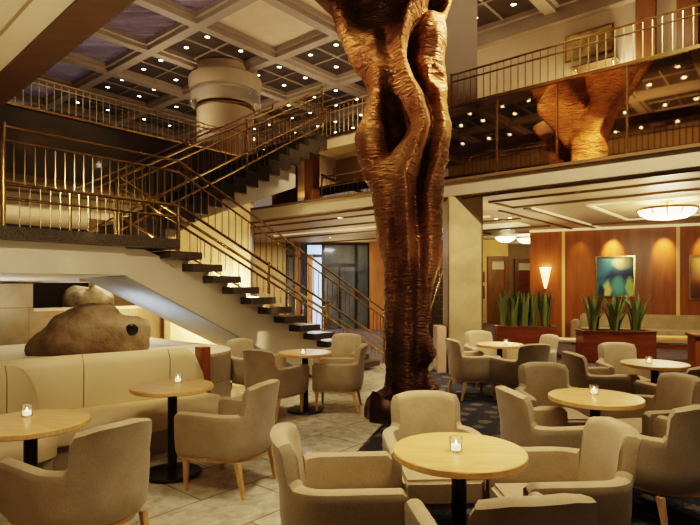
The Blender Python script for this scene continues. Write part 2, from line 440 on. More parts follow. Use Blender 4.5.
# support wedge at the far left, lit white
a = MB(); a.prism([(1.2,1.52),(1.9,1.70),(1.9,ZL-.13),(1.2,ZL-.13)], lambda p: W(p[0],VN+.6,p[1])-O2, lambda p: W(p[0],9.6,p[1])-O2); a.build('underside', WHITEP, ld, smooth=False)
# upper flight
st2 = thing('staircase', 'upper stair flight rising behind the landing to the upper balcony', 'staircase', W(UN,8.0,0)); O3 = W(UN,8.0,0)
NR = 17; G2, R2 = (UF-UN)/NR, (Z3-ZL)/NR
for k in range(1, NR+1):
    u0 = UN+G2*(k-1); z = ZL+R2*k
    a = MB(); loc_uv(a, O3, u0, u0+G2+.02, 8.0, 9.7, z-.30 if k>1 else ZL-.1, z-.001*k); a.build('tread', TREAD, st2, smooth=False)
poly = [(UN-.1,ZL-.12)]
for k in range(1, 15):
    u0 = UN+G2*(k-1); z = ZL+R2*k-.30
    if k > 1: poly += [(u0, z), (u0+G2, z)]
poly += [(7.85,3.62),(5.5,2.72),(4.3,1.95),(UN-.1,1.7)]
a = MB(); a.prism(poly, lambda p: W(p[0],8.12,p[1])-O3, lambda p: W(p[0],9.58,p[1])-O3); a.build('stringer', WHITEP, st2, smooth=False)
# railings of the stairs
rl = [(1.02,.019),(.88,.015),(.44,.021),(.29,.012),(.20,.019)]
railing('brass stair railing on the near side of the lower flight', W(UN,VN+.05,ZL), W(8.42,VN+.05,.07), (.44,.88), rl, [(0,.46),(.345,.46),(.64,.46),(1,1.04)], .115, br=.007, low=(-.04,.2))
railing('brass stair railing on the far side of the lower flight', W(UN,7.85,ZL), W(8.42,7.85,.07), (.2,.88), rl[:3], [(0,.9),(.5,.46),(1,1.04)], .2, br=.006)
railing('brass balustrade along the near edge of the stair landing', W(1.92,VN+.05,ZL), W(UN,VN+.05,ZL), (.44,.88), [(1.02,.016),(.88,.014),(.44,.02),(.29,.015)], [(0,1.04),(1,.46)], .10, br=.007, low=(0,.44))
railing('brass balustrade on the left end of the stair landing', W(1.92,VN+.05,ZL), W(1.92,9.6,ZL), (.44,.88), [(1.02,.018),(.88,.018),(.44,.022)], [(1,1.04)], .14, br=.009)
railing('brass stair railing on the near side of the upper flight', W(UN+.05,8.05,ZL), W(UF-.1,8.05,Z3), (.2,.88), [(1.02,.022),(.88,.018),(.44,.022),(.2,.02)], [(0,.95),(.55,1.04),(1,1.04)], .12, br=.007, low=(-.05,.2))
railing('brass stair railing on the far side of the upper flight', W(UN+.05,9.65,ZL), W(UF-.1,9.65,Z3), (.2,.88), [(1.02,.02),(.88,.016),(.2,.018)], [(0,1.04),(.5,1.04),(1,1.04)], .17, br=.006, mat=BRASSD)
# thin balusters below the knee rail
# ================================================================== BIG ROUND COLUMN
cx, cy = (225.5-350)*15.9/F, 15.9
t = thing('round_column', 'thick round marble column with a flared capital beyond the stair', 'column', (cx,cy,0))
a = MB(); a.lathe([(.82,0),(.82,6.72)], 48); a.build('shaft', COLM, t)
a = MB(); a.lathe([(.82,6.70),(.87,6.73),(.87,6.77),(.82,6.80)], 48); a.build('collar', BRASSD, t)
a = MB(); a.lathe([(.83,5.95),(.85,5.95),(.85,5.98),(.83,5.98),(.83,5.95)], 48); a.build('collar', BRASSD, t)
a = MB(); a.lathe([(.82,6.84),(.82,7.18),(1.0,7.24),(1.05,7.40),(1.05,7.62),(.95,7.68),(.95,ZC+.2)], 48); a.build('capital', COLM, t)
a = MB(); a.lathe([(1.0,6.86),(1.02,6.86),(1.02,7.20),(1.0,7.20)], 48); a.build('glass_ring', GLASS, t)

# ================================================================== STONE COLUMN (right of the sculpture)
cxy = ((463-350)*9.85/F, 9.95)
t = thing('stone_column', 'square travertine column right of the tall sculpture', 'column', (cxy[0],cxy[1],0))
w = .30
a = MB(); a.box(-w,w,-w,w,0,Z1+.02); a.build('shaft', STONEC, t, smooth=False, bevel=.008)
a = MB(); a.box(-w-.01,w+.01,-w-.01,w+.01,0,.12); a.build('base', BRASSD, t, smooth=False)
a = MB(); a.box(-w,w,-.05+.12,w+.3,Z3,ZC); a.build('upper_shaft', plain('pale_shaft', (.50,.42,.31), .7, var=.06, vs=1), t, smooth=False)
for s in (-1,1):
    a = MB(); a.box(s*w-.012,s*w+.012,-w-.004,-w+.02,.12,Z1); a.build('corner_trim', BRASSD, t, smooth=False)

x0 = (441-350)*9.9/F
a = MB(); a.box(x0-.10,x0+.07,9.7,10.2,0,.84)
tag(a.build('stone_block', plain('pink_stone', (.50,.36,.26), .5, var=.15), smooth=False, bevel=.01), 'pinkish stone block between the sculpture and the stone column', 'block')
t = thing('staircase', 'distant dark stair glimpsed between the sculpture and the stone column', 'staircase', (1.6,12.6,0))
for k in range(12):
    a = MB(); a.box(.04*k, .04*k+.5, .1*k, .1*k+.4, .17*k, .17*k+.16); a.build('tread', TREAD, t, smooth=False)
railing('brass stair rail glimpsed between the sculpture and the stone column', (1.75,12.3,.3), (2.6,12.9,2.7), (0,.8), [(.85,.02),(.45,.015)], [(0,.9),(1,.9)], .12, br=.008)
# ================================================================== UPPER LEVEL BACK WALL + furniture
box_s('wall_upper_right', plain('upper_wall', (.52,.42,.29), .6, var=.05), 12.4, 12.6, -5, 7.2, Z3, ZC+.05)
box_s('trim_11', CEILB, 12.2, 12.4, -5, 7.2, ZC-.22, ZC)
p = W(12.3, 3.0, 0)
t = thing('wall_picture', 'gold abstract panel on the upper balcony wall', 'picture', W(12.36,3.62,6.86), AU)
t.scale = (1,.68,.72)
a = MB(); a.box(-.03,0,-.75,.75,-.42,.42); a.build('picture_frame', BRASSD, t, smooth=False, bevel=.01)
a = MB(); a.box(-.04,-.028,-.69,.69,-.36,.36); a.build('canvas', plain('gold_canvas', (.45,.33,.14), .5, var=.5, vs=3), t, smooth=False)
t = thing('glass_shelf', 'small glass wall shelf with brass brackets below the gold panel, upper right', 'shelf', W(12.2,3.45,6.28), AU)
a = MB(); a.box(-.20,.18,-.45,.45,.0,.03); a.build('shelf_board', BRASSD, t, smooth=False)
for sy_ in (-.38,.38):
    a = MB(); a.tube((.18,sy_,-.02),(-.15,sy_,-.02),.015); a.tube((.18,sy_,-.22),(-.12,sy_,-.02),.012); a.build('bracket', BRASS, t)
for k in range(3):
    vv = (2.68,1.95,1.2)[k]
    a = MB(); a.uv(12.25,12.39,vv-.36,vv,Z3,ZC-.25)
    tag(a.build('wall_panel', WOODM, smooth=False), ['dark wooden panel left of the others on the upper right wall','dark wooden panel in the middle of the upper right wall','dark wooden panel at the right end of the upper wall'][k], 'wall panel', 'wooden panels on the upper right wall')

# ================================================================== MEZZANINE CENTRE (seen left of sculpture)
box_s('wall_mezzanine', WOODM, 14.0, 14.2, 3, 16, Z2, Z3-.28)
box_s('wall_mezzanine', WOODM, UF+.05, 9.5, 9.75, 9.85, Z2, Z3)
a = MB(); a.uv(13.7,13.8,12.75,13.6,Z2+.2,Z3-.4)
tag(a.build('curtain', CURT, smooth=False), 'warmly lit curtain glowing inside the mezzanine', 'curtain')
a = MB(); a.uv(UF+.02,UF+.24,8.45,8.72,Z2,Z3-.28)
tag(a.build('wooden_post', WOODM, smooth=False), 'brown wooden post standing on the mezzanine edge at the stair top', 'post')
a = MB(); a.uv(9.6,9.7,7.3,8.55,4.0,Z3-.28); a.uv(9.6,9.7,7.3,7.4,Z2,4.0)
tag(a.build('partition', TANW, smooth=False), 'beige partition panel on the mezzanine beside the sculpture', 'partition')
railing('brass rail along the mezzanine edge left of the sculpture', W(UF+.15,8.3,Z2), W(UF+.15,5.3,Z2), (.05,.5), [(.52,.02),(.3,.014)], [(0,.52),(1,.52)], .13, br=.007, mat=BRASSD)
railing('sloping brass rail inside the mezzanine', W(10.2,9.6,Z3-.4), W(10.2,7.0,Z2-.2), (0,.4), [(.42,.03),(.0,.04)], [], .2, br=.007, mat=BRASSD)
a = MB(); a.prism([(9.4,4.02),(6.4,4.02),(6.4,4.18),(9.4,4.18)], lambda p: W(9.6,p[0],p[1]-.02*p[0]), lambda p: W(9.9,p[0],p[1]-.02*p[0]))
tag(a.build('beam', DARKR, smooth=False), 'dark horizontal beam inside the mezzanine left of the sculpture', 'beam')

# ================================================================== WALL UNDER UPPER FLIGHT / BEHIND BOULDER
def wallprism(name, m, poly, v0, v1):
    a = MB(); a.prism(poly, lambda p: W(p[0],v0,p[1]), lambda p: W(p[0],v1,p[1])); return struct(name, a, m, smooth=False)
wallprism('wall_stair', GOLDW, [(5.25,0),(7.05,0),(7.05,3.25),(6.9,3.22),(5.5,2.70),(5.25,2.58)], 8.6, 8.8)
wallprism('wall_left', STONE, [(-2,0),(5.25,0),(5.25,1.18),(3.15,1.18),(3.15,1.60),(-2,1.60)], 8.95, 9.2)
box_s('trim_12', WHITEP, 3.15, 5.25, 8.9, 9.25, 1.18, 1.22)
box_s('wall_back', TANW, 5.2, 7.6, 11.6, 11.7, 0, 3.0)
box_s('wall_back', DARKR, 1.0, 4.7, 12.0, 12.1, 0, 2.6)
# back wall behind the landing, seen between the railings
box_s('wall_far_left', BEIGE, -4, 3.4, 14.6, 14.8, 0, Z1)
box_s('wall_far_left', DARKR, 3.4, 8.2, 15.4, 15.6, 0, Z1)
for k in range(4):
    p = W(3.7+k*.55, 14.9, 0)
    t = thing('display_shelf', 'dark shelf of small ornaments under the left balcony', 'shelf', p, AU, 'display shelves under the left balcony')
    a = MB(); a.box(-.25,.25,-.1,.1,1.9,1.94); a.box(-.25,.25,-.1,.1,2.4,2.44); a.box(-.25,-.22,-.1,.1,0,2.6); a.box(.22,.25,-.1,.1,0,2.6); a.build('rack', WOODM, t, smooth=False)
    a = MB(); a.lathe([(0,1.94),(.06,1.94),(.10,2.08),(.04,2.2),(.05,2.24),(0,2.24)], 12); a.build('ornament', PALER, t)
# plinth with round end
mb = MB(); poly = [(0.2,5.40),(3.75,5.40)]+[(3.75+.75*math.sin(t_), 6.15-.75*math.cos(t_)) for t_ in [PI*k/14 for k in range(1,8)]]+[(4.50,8.4),(0.2,8.4)]
mb.prism(poly, lambda p: W(p[0],p[1],0), lambda p: W(p[0],p[1],.72))
t = thing('stone_plinth', 'low limestone plinth with a rounded end under the stairs', 'plinth', (0,0,0))
mb.build('body', PLINTH, t)
mb = MB(); mb.prism(poly, lambda p: W(p[0],p[1],.72), lambda p: W(p[0],p[1],.75)); mb.build('top_slab', CREAM, t)
a = MB(); a.uv(3.60,3.72,5.25,5.38,.0,.86)
tag(a.build('end_panel', WOODW, smooth=False), 'narrow wooden end panel beside the cream banquette', 'panel')
# boulder
def rock(name, c, r, prof, mat, seed, label):
    rnd = random.Random(seed); bm = bmesh.new(); bmesh.ops.create_icosphere(bm, subdivisions=5, radius=1)
    from mathutils import noise as mn
    for v in bm.verts:
        p = v.co.copy(); x = p.x
        w = interp(prof, x)
        d = 1+.10*mn.noise(p*1.6+Vector((seed,0,0)))+.04*mn.noise(p*5)
        v.co = Vector((p.x*r[0]*d, p.y*r[1]*d, max(p.z*r[2]*d*w, -r[2]*.62)))
    mbx = MB(); mbx.bm.free(); mbx.bm = bm
    return mbx, c
bx, by = (88-350)*6.45/F, 6.45
OUT = [(-63,-18),(-48,-1),(-28,18),(-3,29),(24,26),(34,15),(43,14),(58,14),(61,2),(56,-26),(0,-32),(-48,-30)]
def out_r(q):
    d = Vector((math.cos(q), math.sin(q))); best = 1e9
    for (x0,y0),(x1,y1) in zip(OUT, OUT[1:]+OUT[:1]):
        ex, ey = x1-x0, y1-y0; den = d.x*ey-d.y*ex
        if abs(den) < 1e-9: continue
        tt = (x0*ey-y0*ex)/den; ss = (x0*d.y-y0*d.x)/den
        if tt > 0 and -1e-6 <= ss <= 1+1e-6: best = min(best, tt)
    return best*.0119
from mathutils import noise as mn
TAB = [sum(out_r(-PI+2*PI*(k+j)/180) for j in (-3,-2,-1,0,1,2,3))/7 for k in range(180)]
bm = bmesh.new(); bmesh.ops.create_icosphere(bm, subdivisions=5, radius=1)
for v in bm.verts:
    p = v.co.copy(); rho = math.hypot(p.x, p.z); q = math.atan2(p.z, p.x)
    r_ = TAB[int((q+PI)/(2*PI)*180) % 180]*rho**.8
    nn = 1+.05*mn.noise(p*3)+.02*mn.noise(p*9)
    v.co = Vector((r_*math.cos(q), p.y*.30*(1+.25*mn.noise(p*1.5)), r_*math.sin(q)))*nn
mbx = MB(); mbx.bm.free(); mbx.bm = bm
t = thing('boulder', 'large brown carved boulder on the plinth behind the cream banquette', 'sculpture', (bx,by,1.55-45*6.45/F), math.radians(6))
mbx.build('stone', ROCK, t)
a = MB(); a.lathe([(0,0),(.055,0),(.07,.012),(.045,.03),(0,.02)], 16)
o = a.build('dark_hole', BLACK, t); o.location = (.56,-.20,.04); o.rotation_euler = (PI/2,0,math.radians(20))
mbx, _ = rock('pale_boulder', None, (.47,.35,.42), [(-1,.9),(-.2,.6),(.1,.5),(.5,1.0),(1,.8)], PALER, 9, '')
px_, py_ = (88-350)*10.4/F, 10.4
o = mbx.build('pale_boulder', PALER); o.location = (px_,py_,1.31); tag(o, 'pale cream rock seen through the opening above the brown boulder', 'rock')
a = MB(); a.box(px_-1,px_+1,py_-.5,py_+.5,0,1.04); tag(a.build('pedestal', STONEC, smooth=False), 'stone pedestal under the pale rock behind the wall opening', 'pedestal')

# ================================================================== REAR WALL AND DOORS (centre)
YB = 20.0
def xb(px, y=YB): return (px-350)*y/F
box_s('wall_rear', TANW, xb(150), xb(286), YB, YB+.2, 0, Z1+.1, uv=False)
box_s('wall_rear', GREYW, xb(286), xb(372), YB+1.2, YB+1.3, 0, Z1+.1, uv=False)
box_s('wall_rear', WOODO, xb(369), xb(450), YB-.5, YB-.4, 0, Z1+.1, uv=False)
def door(idx, x0, x1, y, z1, label, glass=DGLASS, frame=FRAMEM, transom=None, mid=True):
    t = bpy.data.objects.new('door_%d' % idx, None); COL.objects.link(t); t['kind'] = 'structure'; t.location = ((x0+x1)/2, y, 0)
    w = (x1-x0)/2; s = .05
    a = MB(); a.box(-w,-w+s,-.04,.04,0,z1); a.box(w-s,w,-.04,.04,0,z1); a.box(-w+s,w-s,-.04,.04,z1-s,z1)
    if transom: a.box(-w+s,w-s,-.04,.04,transom-.06,transom+.06)
    if mid: a.box(-.03,.03,-.04,.04,0,(transom or z1)-s)
    a.build('door_frame', frame, t, smooth=False)
    a = MB(); a.box(-w+s,w-s,-.01,.01,.02,z1-s); a.build('pane', glass, t, smooth=False)
    if mid:
        a = MB(); a.tube((-.09,-.08,.9),(-.09,-.08,1.25),.018); a.build('door_handle', BRASS, t)
    return t
door(1, xb(323), xb(356), YB, Z1, '', transom=2.35)
door(2, xb(356), xb(369), YB, Z1, '', mid=False)
door(3, xb(306), xb(323), YB, Z1, '', glass=BLUEG, transom=2.7, mid=False)
door(4, xb(286), xb(297), YB, Z1, '', glass=DGLASS, transom=2.7, mid=False)
a = MB(); a.box(xb(296),xb(301),YB-.3,YB-.05,0,Z1); tag(a.build('post', WOODM, smooth=False), 'dark brown post beside the glass doors at the rear', 'post')
a = MB(); a.box(xb(308),xb(313),YB-.3,YB-.05,0,2.7); tag(a.build('post', WOODO, smooth=False), 'orange wooden post in front of the daylit glass at the rear', 'post')
# plant by the daylight
# ================================================================== RIGHT REAR: cherry wall, corridor
P0, P1 = Vector((5.23,15.7,0)), Vector((9.03,13.9,0))
D = (P1-P0).normalized(); NRM = Vector((-D.y*-1, -D.x, 0)).normalized()
NRM = Vector((D.y, -D.x, 0)).normalized()     # towards the camera
angD = math.atan2(D.y, D.x)
def along(px):                                # distance along the wall that sits behind a sight line
    k = (px-350)/F; return (k*P0.y-P0.x)/(D.x-k*D.y)
def wallbox(mb_, s0, s1, d0, d1, z0, z1):
    q = [P0+D*s0+NRM*d0, P0+D*s1+NRM*d0, P0+D*s1+NRM*d1, P0+D*s0+NRM*d1]
    mb_.hexa([(p.x,p.y,z0) for p in q], [(p.x,p.y,z1) for p in q])
mb = MB(); wallbox(mb, 0, 10, 0, -.3, 0, Z1+.05); struct('wall_right', mb, WOODW, smooth=False)
mb = MB(); wallbox(mb, 0, 10, .0, .12, Z1-.02, Z1+.04); struct('trim_13', mb, COVE, smooth=False)
for i, px in enumerate((563.5, 678)):
    s = along(px); mb = MB(); wallbox(mb, s-.04, s+.04, 0, .03, 0, Z1-.02); struct('trim_%d' % (14+i), mb, STRIPG, smooth=False)
mb = MB(); wallbox(mb, 0, 10, 0, .03, 0, .12); struct('baseboard_right', mb, WOODD, smooth=False)
# sconce
s = along(545.5); p = P0+D*s+NRM*.06
t = thing('wall_sconce', 'glowing cone-shaped wall sconce on the cherry wall', 'wall lamp', (p.x,p.y,1.83), angD)
t.scale = (.68,.68,.78)
a = MB(); n = 16
rows = []
for z_, r in ((-.42,.03),(-.2,.10),(.1,.17),(.36,.24)):
    rows.append([(r*math.cos(PI+PI*k/n), .05+.7*r*math.sin(PI+PI*k/n), z_) for k in range(n+1)])
a.grid(rows); a.build('lamp_shade', plain('sconce_glass', (1,.85,.6), .5, emit=1.5, emitcol=(1,.70,.30), var=0), t)
a = MB(); a.lathe([(0,-.50),(.03,-.48),(.035,-.42),(0,-.40)], 12); a.build('finial', BRASS, t)
# paintings
def paint_mat(name, stops, seed, sc=1.1):
    m, nt, b = new_mat(name)
    v = coords(nt, (1,1,1)); mp = nt.nodes.new('ShaderNodeMapping'); mp.inputs['Location'].default_value = (seed,0,seed)
    nt.links.new(v, mp.inputs[0])
    n_ = noise(nt, mp.outputs[0], sc, 3, .5, .8)
    nt.links.new(ramp(nt, n_, stops), b.inputs['Base Color']); b.inputs['Roughness'].default_value = .5
    return m
def painting(px0, px1, py0, py1, label, m, extras):
    s0, s1 = along(px0), along(px1); sc_ = (s0+s1)/2; p = P0+D*sc_+NRM*.02
    z1 = EYE+(HOR-py0)*p.y/F; z0 = EYE+(HOR-py1)*p.y/F; w, h = (s1-s0)/2, (z1-z0)/2
    t = thing('painting', label, 'painting', (p.x,p.y,(z0+z1)/2), angD)
    a = MB()
    for b4 in ((-w,w,-h,-h+.035),(-w,w,h-.035,h),(-w,-w+.035,-h+.035,h-.035),(w-.035,w,-h+.035,h-.035)): a.box(b4[0],b4[1],-.05,0,b4[2],b4[3])
    a.build('picture_frame', BRASS, t, smooth=False)
    cv = MB(); cv.box(-w+.035,w-.035,-.03,0,-h+.035,h-.035); cv = cv.build('canvas', m, t, smooth=False)
    for (ex, ez, rx, rz_, tilt, mm) in extras:
        a = MB(); a.face([(ex*w+rx*w*math.cos(q)*math.cos(tilt)-rz_*h*math.sin(q)*math.sin(tilt), -.033-.001*len(cv.children), ez*h+rx*w*math.cos(q)*math.sin(tilt)+rz_*h*math.sin(q)*math.cos(tilt)) for q in [2*PI*k/28 for k in range(28)]])
        a.build('painted_shape', mm, cv, smooth=False)
def blobs(name, base, bl, w, h, seed=0):
    m, nt, b = new_mat(name)
    v = coords(nt)
    nv = nt.nodes.new('ShaderNodeTexNoise'); nv.inputs['Scale'].default_value = 3; nv.inputs['Detail'].default_value = 4; nt.links.new(v, nv.inputs['Vector'])
    ds = nt.nodes.new('ShaderNodeVectorMath'); ds.operation = 'MULTIPLY_ADD'; ds.inputs[1].default_value = (.22,0,.22)
    nt.links.new(nv.outputs['Color'], ds.inputs[0]); nt.links.new(v, ds.inputs[2])
    sp = nt.nodes.new('ShaderNodeSeparateXYZ'); nt.links.new(ds.outputs[0], sp.inputs[0])
    mr_ = nt.nodes.new('ShaderNodeMapRange'); mr_.inputs[1].default_value = -h+.11; mr_.inputs[2].default_value = h+.11; nt.links.new(sp.outputs[2], mr_.inputs[0])
    col = ramp(nt, mr_.outputs[0], base)
    for (ex, ez, rx, rz_, cc) in bl:
        mp = nt.nodes.new('ShaderNodeMapping'); mp.vector_type = 'TEXTURE'
        mp.inputs['Location'].default_value = (ex*w+.11, 0, ez*h+.11); mp.inputs['Scale'].default_value = (rx*w, 50, rz_*h)
        nt.links.new(ds.outputs[0], mp.inputs[0])
        gr = nt.nodes.new('ShaderNodeTexGradient'); gr.gradient_type = 'SPHERICAL'; nt.links.new(mp.outputs[0], gr.inputs[0])
        f = ramp(nt, gr.outputs[0], [(.0, (0,0,0)), (.45, (1,1,1))])
        col = mix(nt, f, col, cc)
    nt.links.new(col, b.inputs['Base Color']); b.inputs['Roughness'].default_value = .5
    return m
pm = blobs('teal_canvas', [(.0,(.03,.13,.20)),(.30,(.05,.25,.26)),(.50,(.015,.03,.13)),(.60,(.03,.08,.22)),(.72,(.05,.22,.36)),(1.0,(.08,.34,.40))],
   [(.3,.70,.5,.42,(.72,.80,.55)),(-.6,.5,.5,.7,(.05,.20,.34)),(-.30,-.62,.22,.5,(.60,.64,.20)),(.62,-.52,.2,.58,(.40,.58,.18)),(.15,-.45,.3,.55,(.10,.38,.38)),(-.6,-.7,.22,.5,(.01,.03,.08))], .58, .60)
painting(595.5, 635, 256, 297, 'square teal and lime abstract painting on the cherry wall', pm, [])
om = blobs('orange_canvas', [(.0,(.10,.045,.03)),(.35,(.20,.07,.035)),(.5,(.50,.20,.06)),(1.0,(.62,.32,.12))],
   [(0,.4,.9,.7,(.80,.58,.28)),(.25,.5,.7,.55,(.55,.16,.05)),(.1,-.2,.6,.35,(.35,.12,.05))], .5, .6)
painting(689, 728, 255, 300, 'orange and dark abstract painting at the right edge of the cherry wall', om, [])
# corridor
YC = 23.0
box_s('wall_corridor', YELW, (455-350)*YC/F, (508-350)*YC/F, YC, YC+.2, 0, 3.6, uv=False)
box_s('wall_corridor', TANW, (506-350)*26/F, (560-350)*26/F, 26, 26.2, 0, 3.6, uv=False)
box_s('ceiling', CREAM, 3.0, 12.0, 16.3, 27, 3.55, 3.65, uv=False)
def cdoor(idx, px0, px1, y, ztop, dark):
    x0, x1 = (px0-350)*y/F, (px1-350)*y/F
    t = bpy.data.objects.new('door_%d' % idx, None); COL.objects.link(t); t['kind'] = 'structure'; t.location = ((x0+x1)/2, y, 0)
    w = (x1-x0)/2
    a = MB(); a.box(-w,-w+.18,-.15,0,0,ztop); a.box(w-.18,w,-.15,0,0,ztop); a.box(-w+.18,w-.18,-.15,0,ztop-.2,ztop); a.build('door_frame', WOODM, t, smooth=False)
    a = MB(); a.box(-w+.18,w-.18,-.04,0,ztop-.55,ztop-.2); a.build('transom', CREAM, t, smooth=False)
    a = MB(); a.box(-w+.18,w-.18,-.06,0,.02,ztop-.55); a.build('door_leaf', dark, t, smooth=False)
    a = MB(); a.lathe([(0,0),(.04,0),(.04,.03),(0,.04)], 10); o = a.build('door_handle', BRASS, t); o.location = (w-.35,-.08,1.05); o.rotation_euler = (PI/2,0,0)
cdoor(5, 487, 508, YC-.02, 2.85, WOODM)
cdoor(6, 514, 536, 25.9, 2.9, WOODD)
for k, (zz, hh) in enumerate(((1.75,.45),(1.05,.55))):
    a = MB(); a.box((481.5-350)*22.9/F-.05,(481.5-350)*22.9/F+.14,22.9,22.98,zz,zz+hh)
    tag(a.build('wall_panel', WOODD, smooth=False, bevel=.01), ['upper small dark plaque on the yellow corridor wall','lower small dark plaque on the yellow corridor wall'][k], 'plaque')
for k, (px, y) in enumerate(((505.5,20.3),(527,20.9))):
    x = (px-350)*y/F
    t = thing('ceiling_lamp', ['glowing bowl ceiling lamp in the corridor, left one beside the stone column','glowing bowl ceiling lamp in the corridor, right one beside the cherry wall'][k], 'ceiling light', (x,y,3.55), 0, 'bowl lamps in the corridor')
    a = MB(); a.lathe([(0,-.32),(.15,-.31),(.28,-.25),(.36,-.17),(.38,-.13),(0,-.13)], 28); a.build('glass_bowl', SOFTL, t)
    a = MB(); a.tube((0,0,-.14),(0,0,0),.03); a.build('stem', BRASS, t)

# mezzanine soffit trims and trays on the right
zc = Z1+.05
for i, (a_, c_, d_, e_) in enumerate([(9.62,9.68,-4,4.6),(10.62,10.68,-4,4.6),(9.62,10.68,4.6,4.66),(10.9,15.8,4.42,4.50),(10.9,15.8,5.0,5.06),(14.9,14.96,-3,4.4),(9.6,9.66,5.2,14),(10.8,10.86,5.8,14),(9.6,15.5,7.4,7.46),(12.4,12.46,5.2,14),(14.4,14.46,5.2,14)]):
    mb = MB(); mb.uv(a_,c_,d_,e_,zc-.04,zc); struct('trim_%d' % (20+i), mb, TRIMB, smooth=False)
for i, (a_, c_, d_, e_) in enumerate([(10.98,15.7,4.30,4.36),(11.3,14.4,3.28,3.36),(14.36,14.44,-1.6,3.28),(11.3,11.36,-1.6,3.28),(13.2,14.0,5.6,9.0),(11.6,11.68,5.6,13)]):
    mb = MB(); mb.uv(a_,c_,d_,e_,zc-.03,zc); struct('trim_%d' % (40+i), mb, COVE, smooth=False)
mb = MB(); mb.uv(11.42,14.3,-1.5,3.22,zc-.012,zc); struct('ceiling', mb, plain('tray_paint', (.62,.52,.33), .6), smooth=False)
# chandelier
chx, chy = (667-350)*10.3/F, 10.3
t = thing('chandelier', 'large round glowing glass ceiling chandelier over the right lounge', 'chandelier', (chx,chy,zc))
a = MB(); a.tube((0,0,0),(0,0,-.30),.02); a.lathe([(0,0),(.10,0),(.10,-.03),(0,-.04)],16); a.build('stem', BRASS, t)
a = MB(); a.lathe([(.50,-.15),(.52,-.15),(.52,-.19),(.50,-.19),(.50,-.15)], 40); a.build('ring', BRASS, t)
for k in range(12):
    q0, q1 = 2*PI*k/12+.03, 2*PI*(k+1)/12-.03
    a = MB(); rows = []
    for r, z_ in ((.50,-.17),(.46,-.26),(.34,-.33),(.14,-.36),(.05,-.36)):
        rows.append([(r*math.cos(lerp(q0,q1,j/4)), r*math.sin(lerp(q0,q1,j/4)), z_) for j in range(5)])
    a.grid(rows); a.build('glass_panel', SOFTL, t)
for px, py in ((528,197),(578,191.5),(635,186),(496,218),(510,217),(340,217),(330,237)):
    x, y = spot(px, py, zc)
    dup(down0, (x,y,zc-.001), 0, 'tiny recessed downlight in the beige mezzanine soffit', 'downlights in the mezzanine soffit')

# ================================================================== REAR SEATING (right)
def wl(s, d): p = P0+D*s+NRM*d; return (p.x, p.y, 0)
s0, s1 = along(592), along(740)
t = thing('wall_sofa', 'long taupe sofa against the cherry wall under the paintings', 'sofa', wl(s0+1.6,.55), angD)
a = MB(); a.box(-1.9,4.2,-.35,.30,.12,.46); a.build('seat', FABRIC, t, bevel=.04)
a = MB(); a.box(-1.9,4.2,.30,.50,.12,.82); a.build('backrest', FABRIC, t, bevel=.05)
a = MB(); a.box(-1.85,4.1,-.3,.4,0,.12); a.build('base', WOODD, t, smooth=False)
a = MB(); a.box(-2.1,-1.9,-.35,.5,.1,.66); a.build('armrest', FABRIC, t, bevel=.04)
x, y = (655-350)*11.2/F, 11.2
t = thing('low_table', 'long low light-wood table in front of the taupe wall sofa', 'table', (x,y,0), math.radians(-14))
a = MB(); a.box(-.7,1.6,-.22,.22,.47,.53); a.build('tabletop', TOP, t, bevel=.01)
for q in (-.55,1.4):
    a = MB(); a.box(q-.04,q+.04,-.18,.18,0,.47); a.build('leg', WOODD, t, smooth=False)
x, y = (566-350)*12.0/F, 12.0
t = thing('coffee_table', 'low pale table between the two planters', 'table', (x,y,0), math.radians(-20))
a = MB(); a.box(-.5,.35,-.3,.3,.34,.40); a.build('tabletop', CREAM, t, bevel=.01)
for q in (-.42,.27):
    a = MB(); a.box(q-.03,q+.03,-.25,.25,0,.34); a.build('leg', WOODD, t, smooth=False)
x, y = (702-350)*8.2/F, 8.2
t = thing('wooden_cabinet', 'small reddish wooden cabinet cut off by the right frame edge', 'cabinet', (x,y,0), math.radians(-20))
a = MB(); a.box(-.14,.5,-.25,.25,0,.80); a.build('body', WOODW, t, smooth=False, bevel=.01)
a = MB(); a.box(-.17,.53,-.28,.28,.80,.84); a.build('top_board', WOODD, t, smooth=False, bevel=.008)

# planters with snake plants
def planter(px0, px1, py_base, py_top, label, rz):
    y = F*EYE/(py_base-HOR); xc = ((px0+px1)/2-350)*y/F; w = (px1-px0)*y/F/2
    h = EYE-(py_top-HOR)*y/F
    t = thing('planter_box', label, 'planter', (xc,y+.25,0), rz)
    a = MB()
    a.box(-w,w,-.25,-.21,0,h); a.box(-w,w,.21,.25,0,h); a.box(-w,-w+.04,-.21,.21,0,h); a.box(w-.04,w,-.21,.21,0,h)
    a.build('box', WOODD, t, smooth=False)
    a = MB(); a.box(-w-.015,w+.015,-.265,-.20,h,h+.02); a.box(-w-.015,w+.015,.20,.265,h,h+.02); a.box(-w-.015,-w+.05,-.20,.20,h,h+.02); a.box(w-.05,w+.015,-.20,.20,h,h+.02); a.build('rim', WOODM, t, smooth=False)
    a = MB(); a.box(-w+.04,w-.04,-.21,.21,.02,h-.05); a.build('soil', SOIL, t, smooth=False)
    return xc, y+.25, w, h
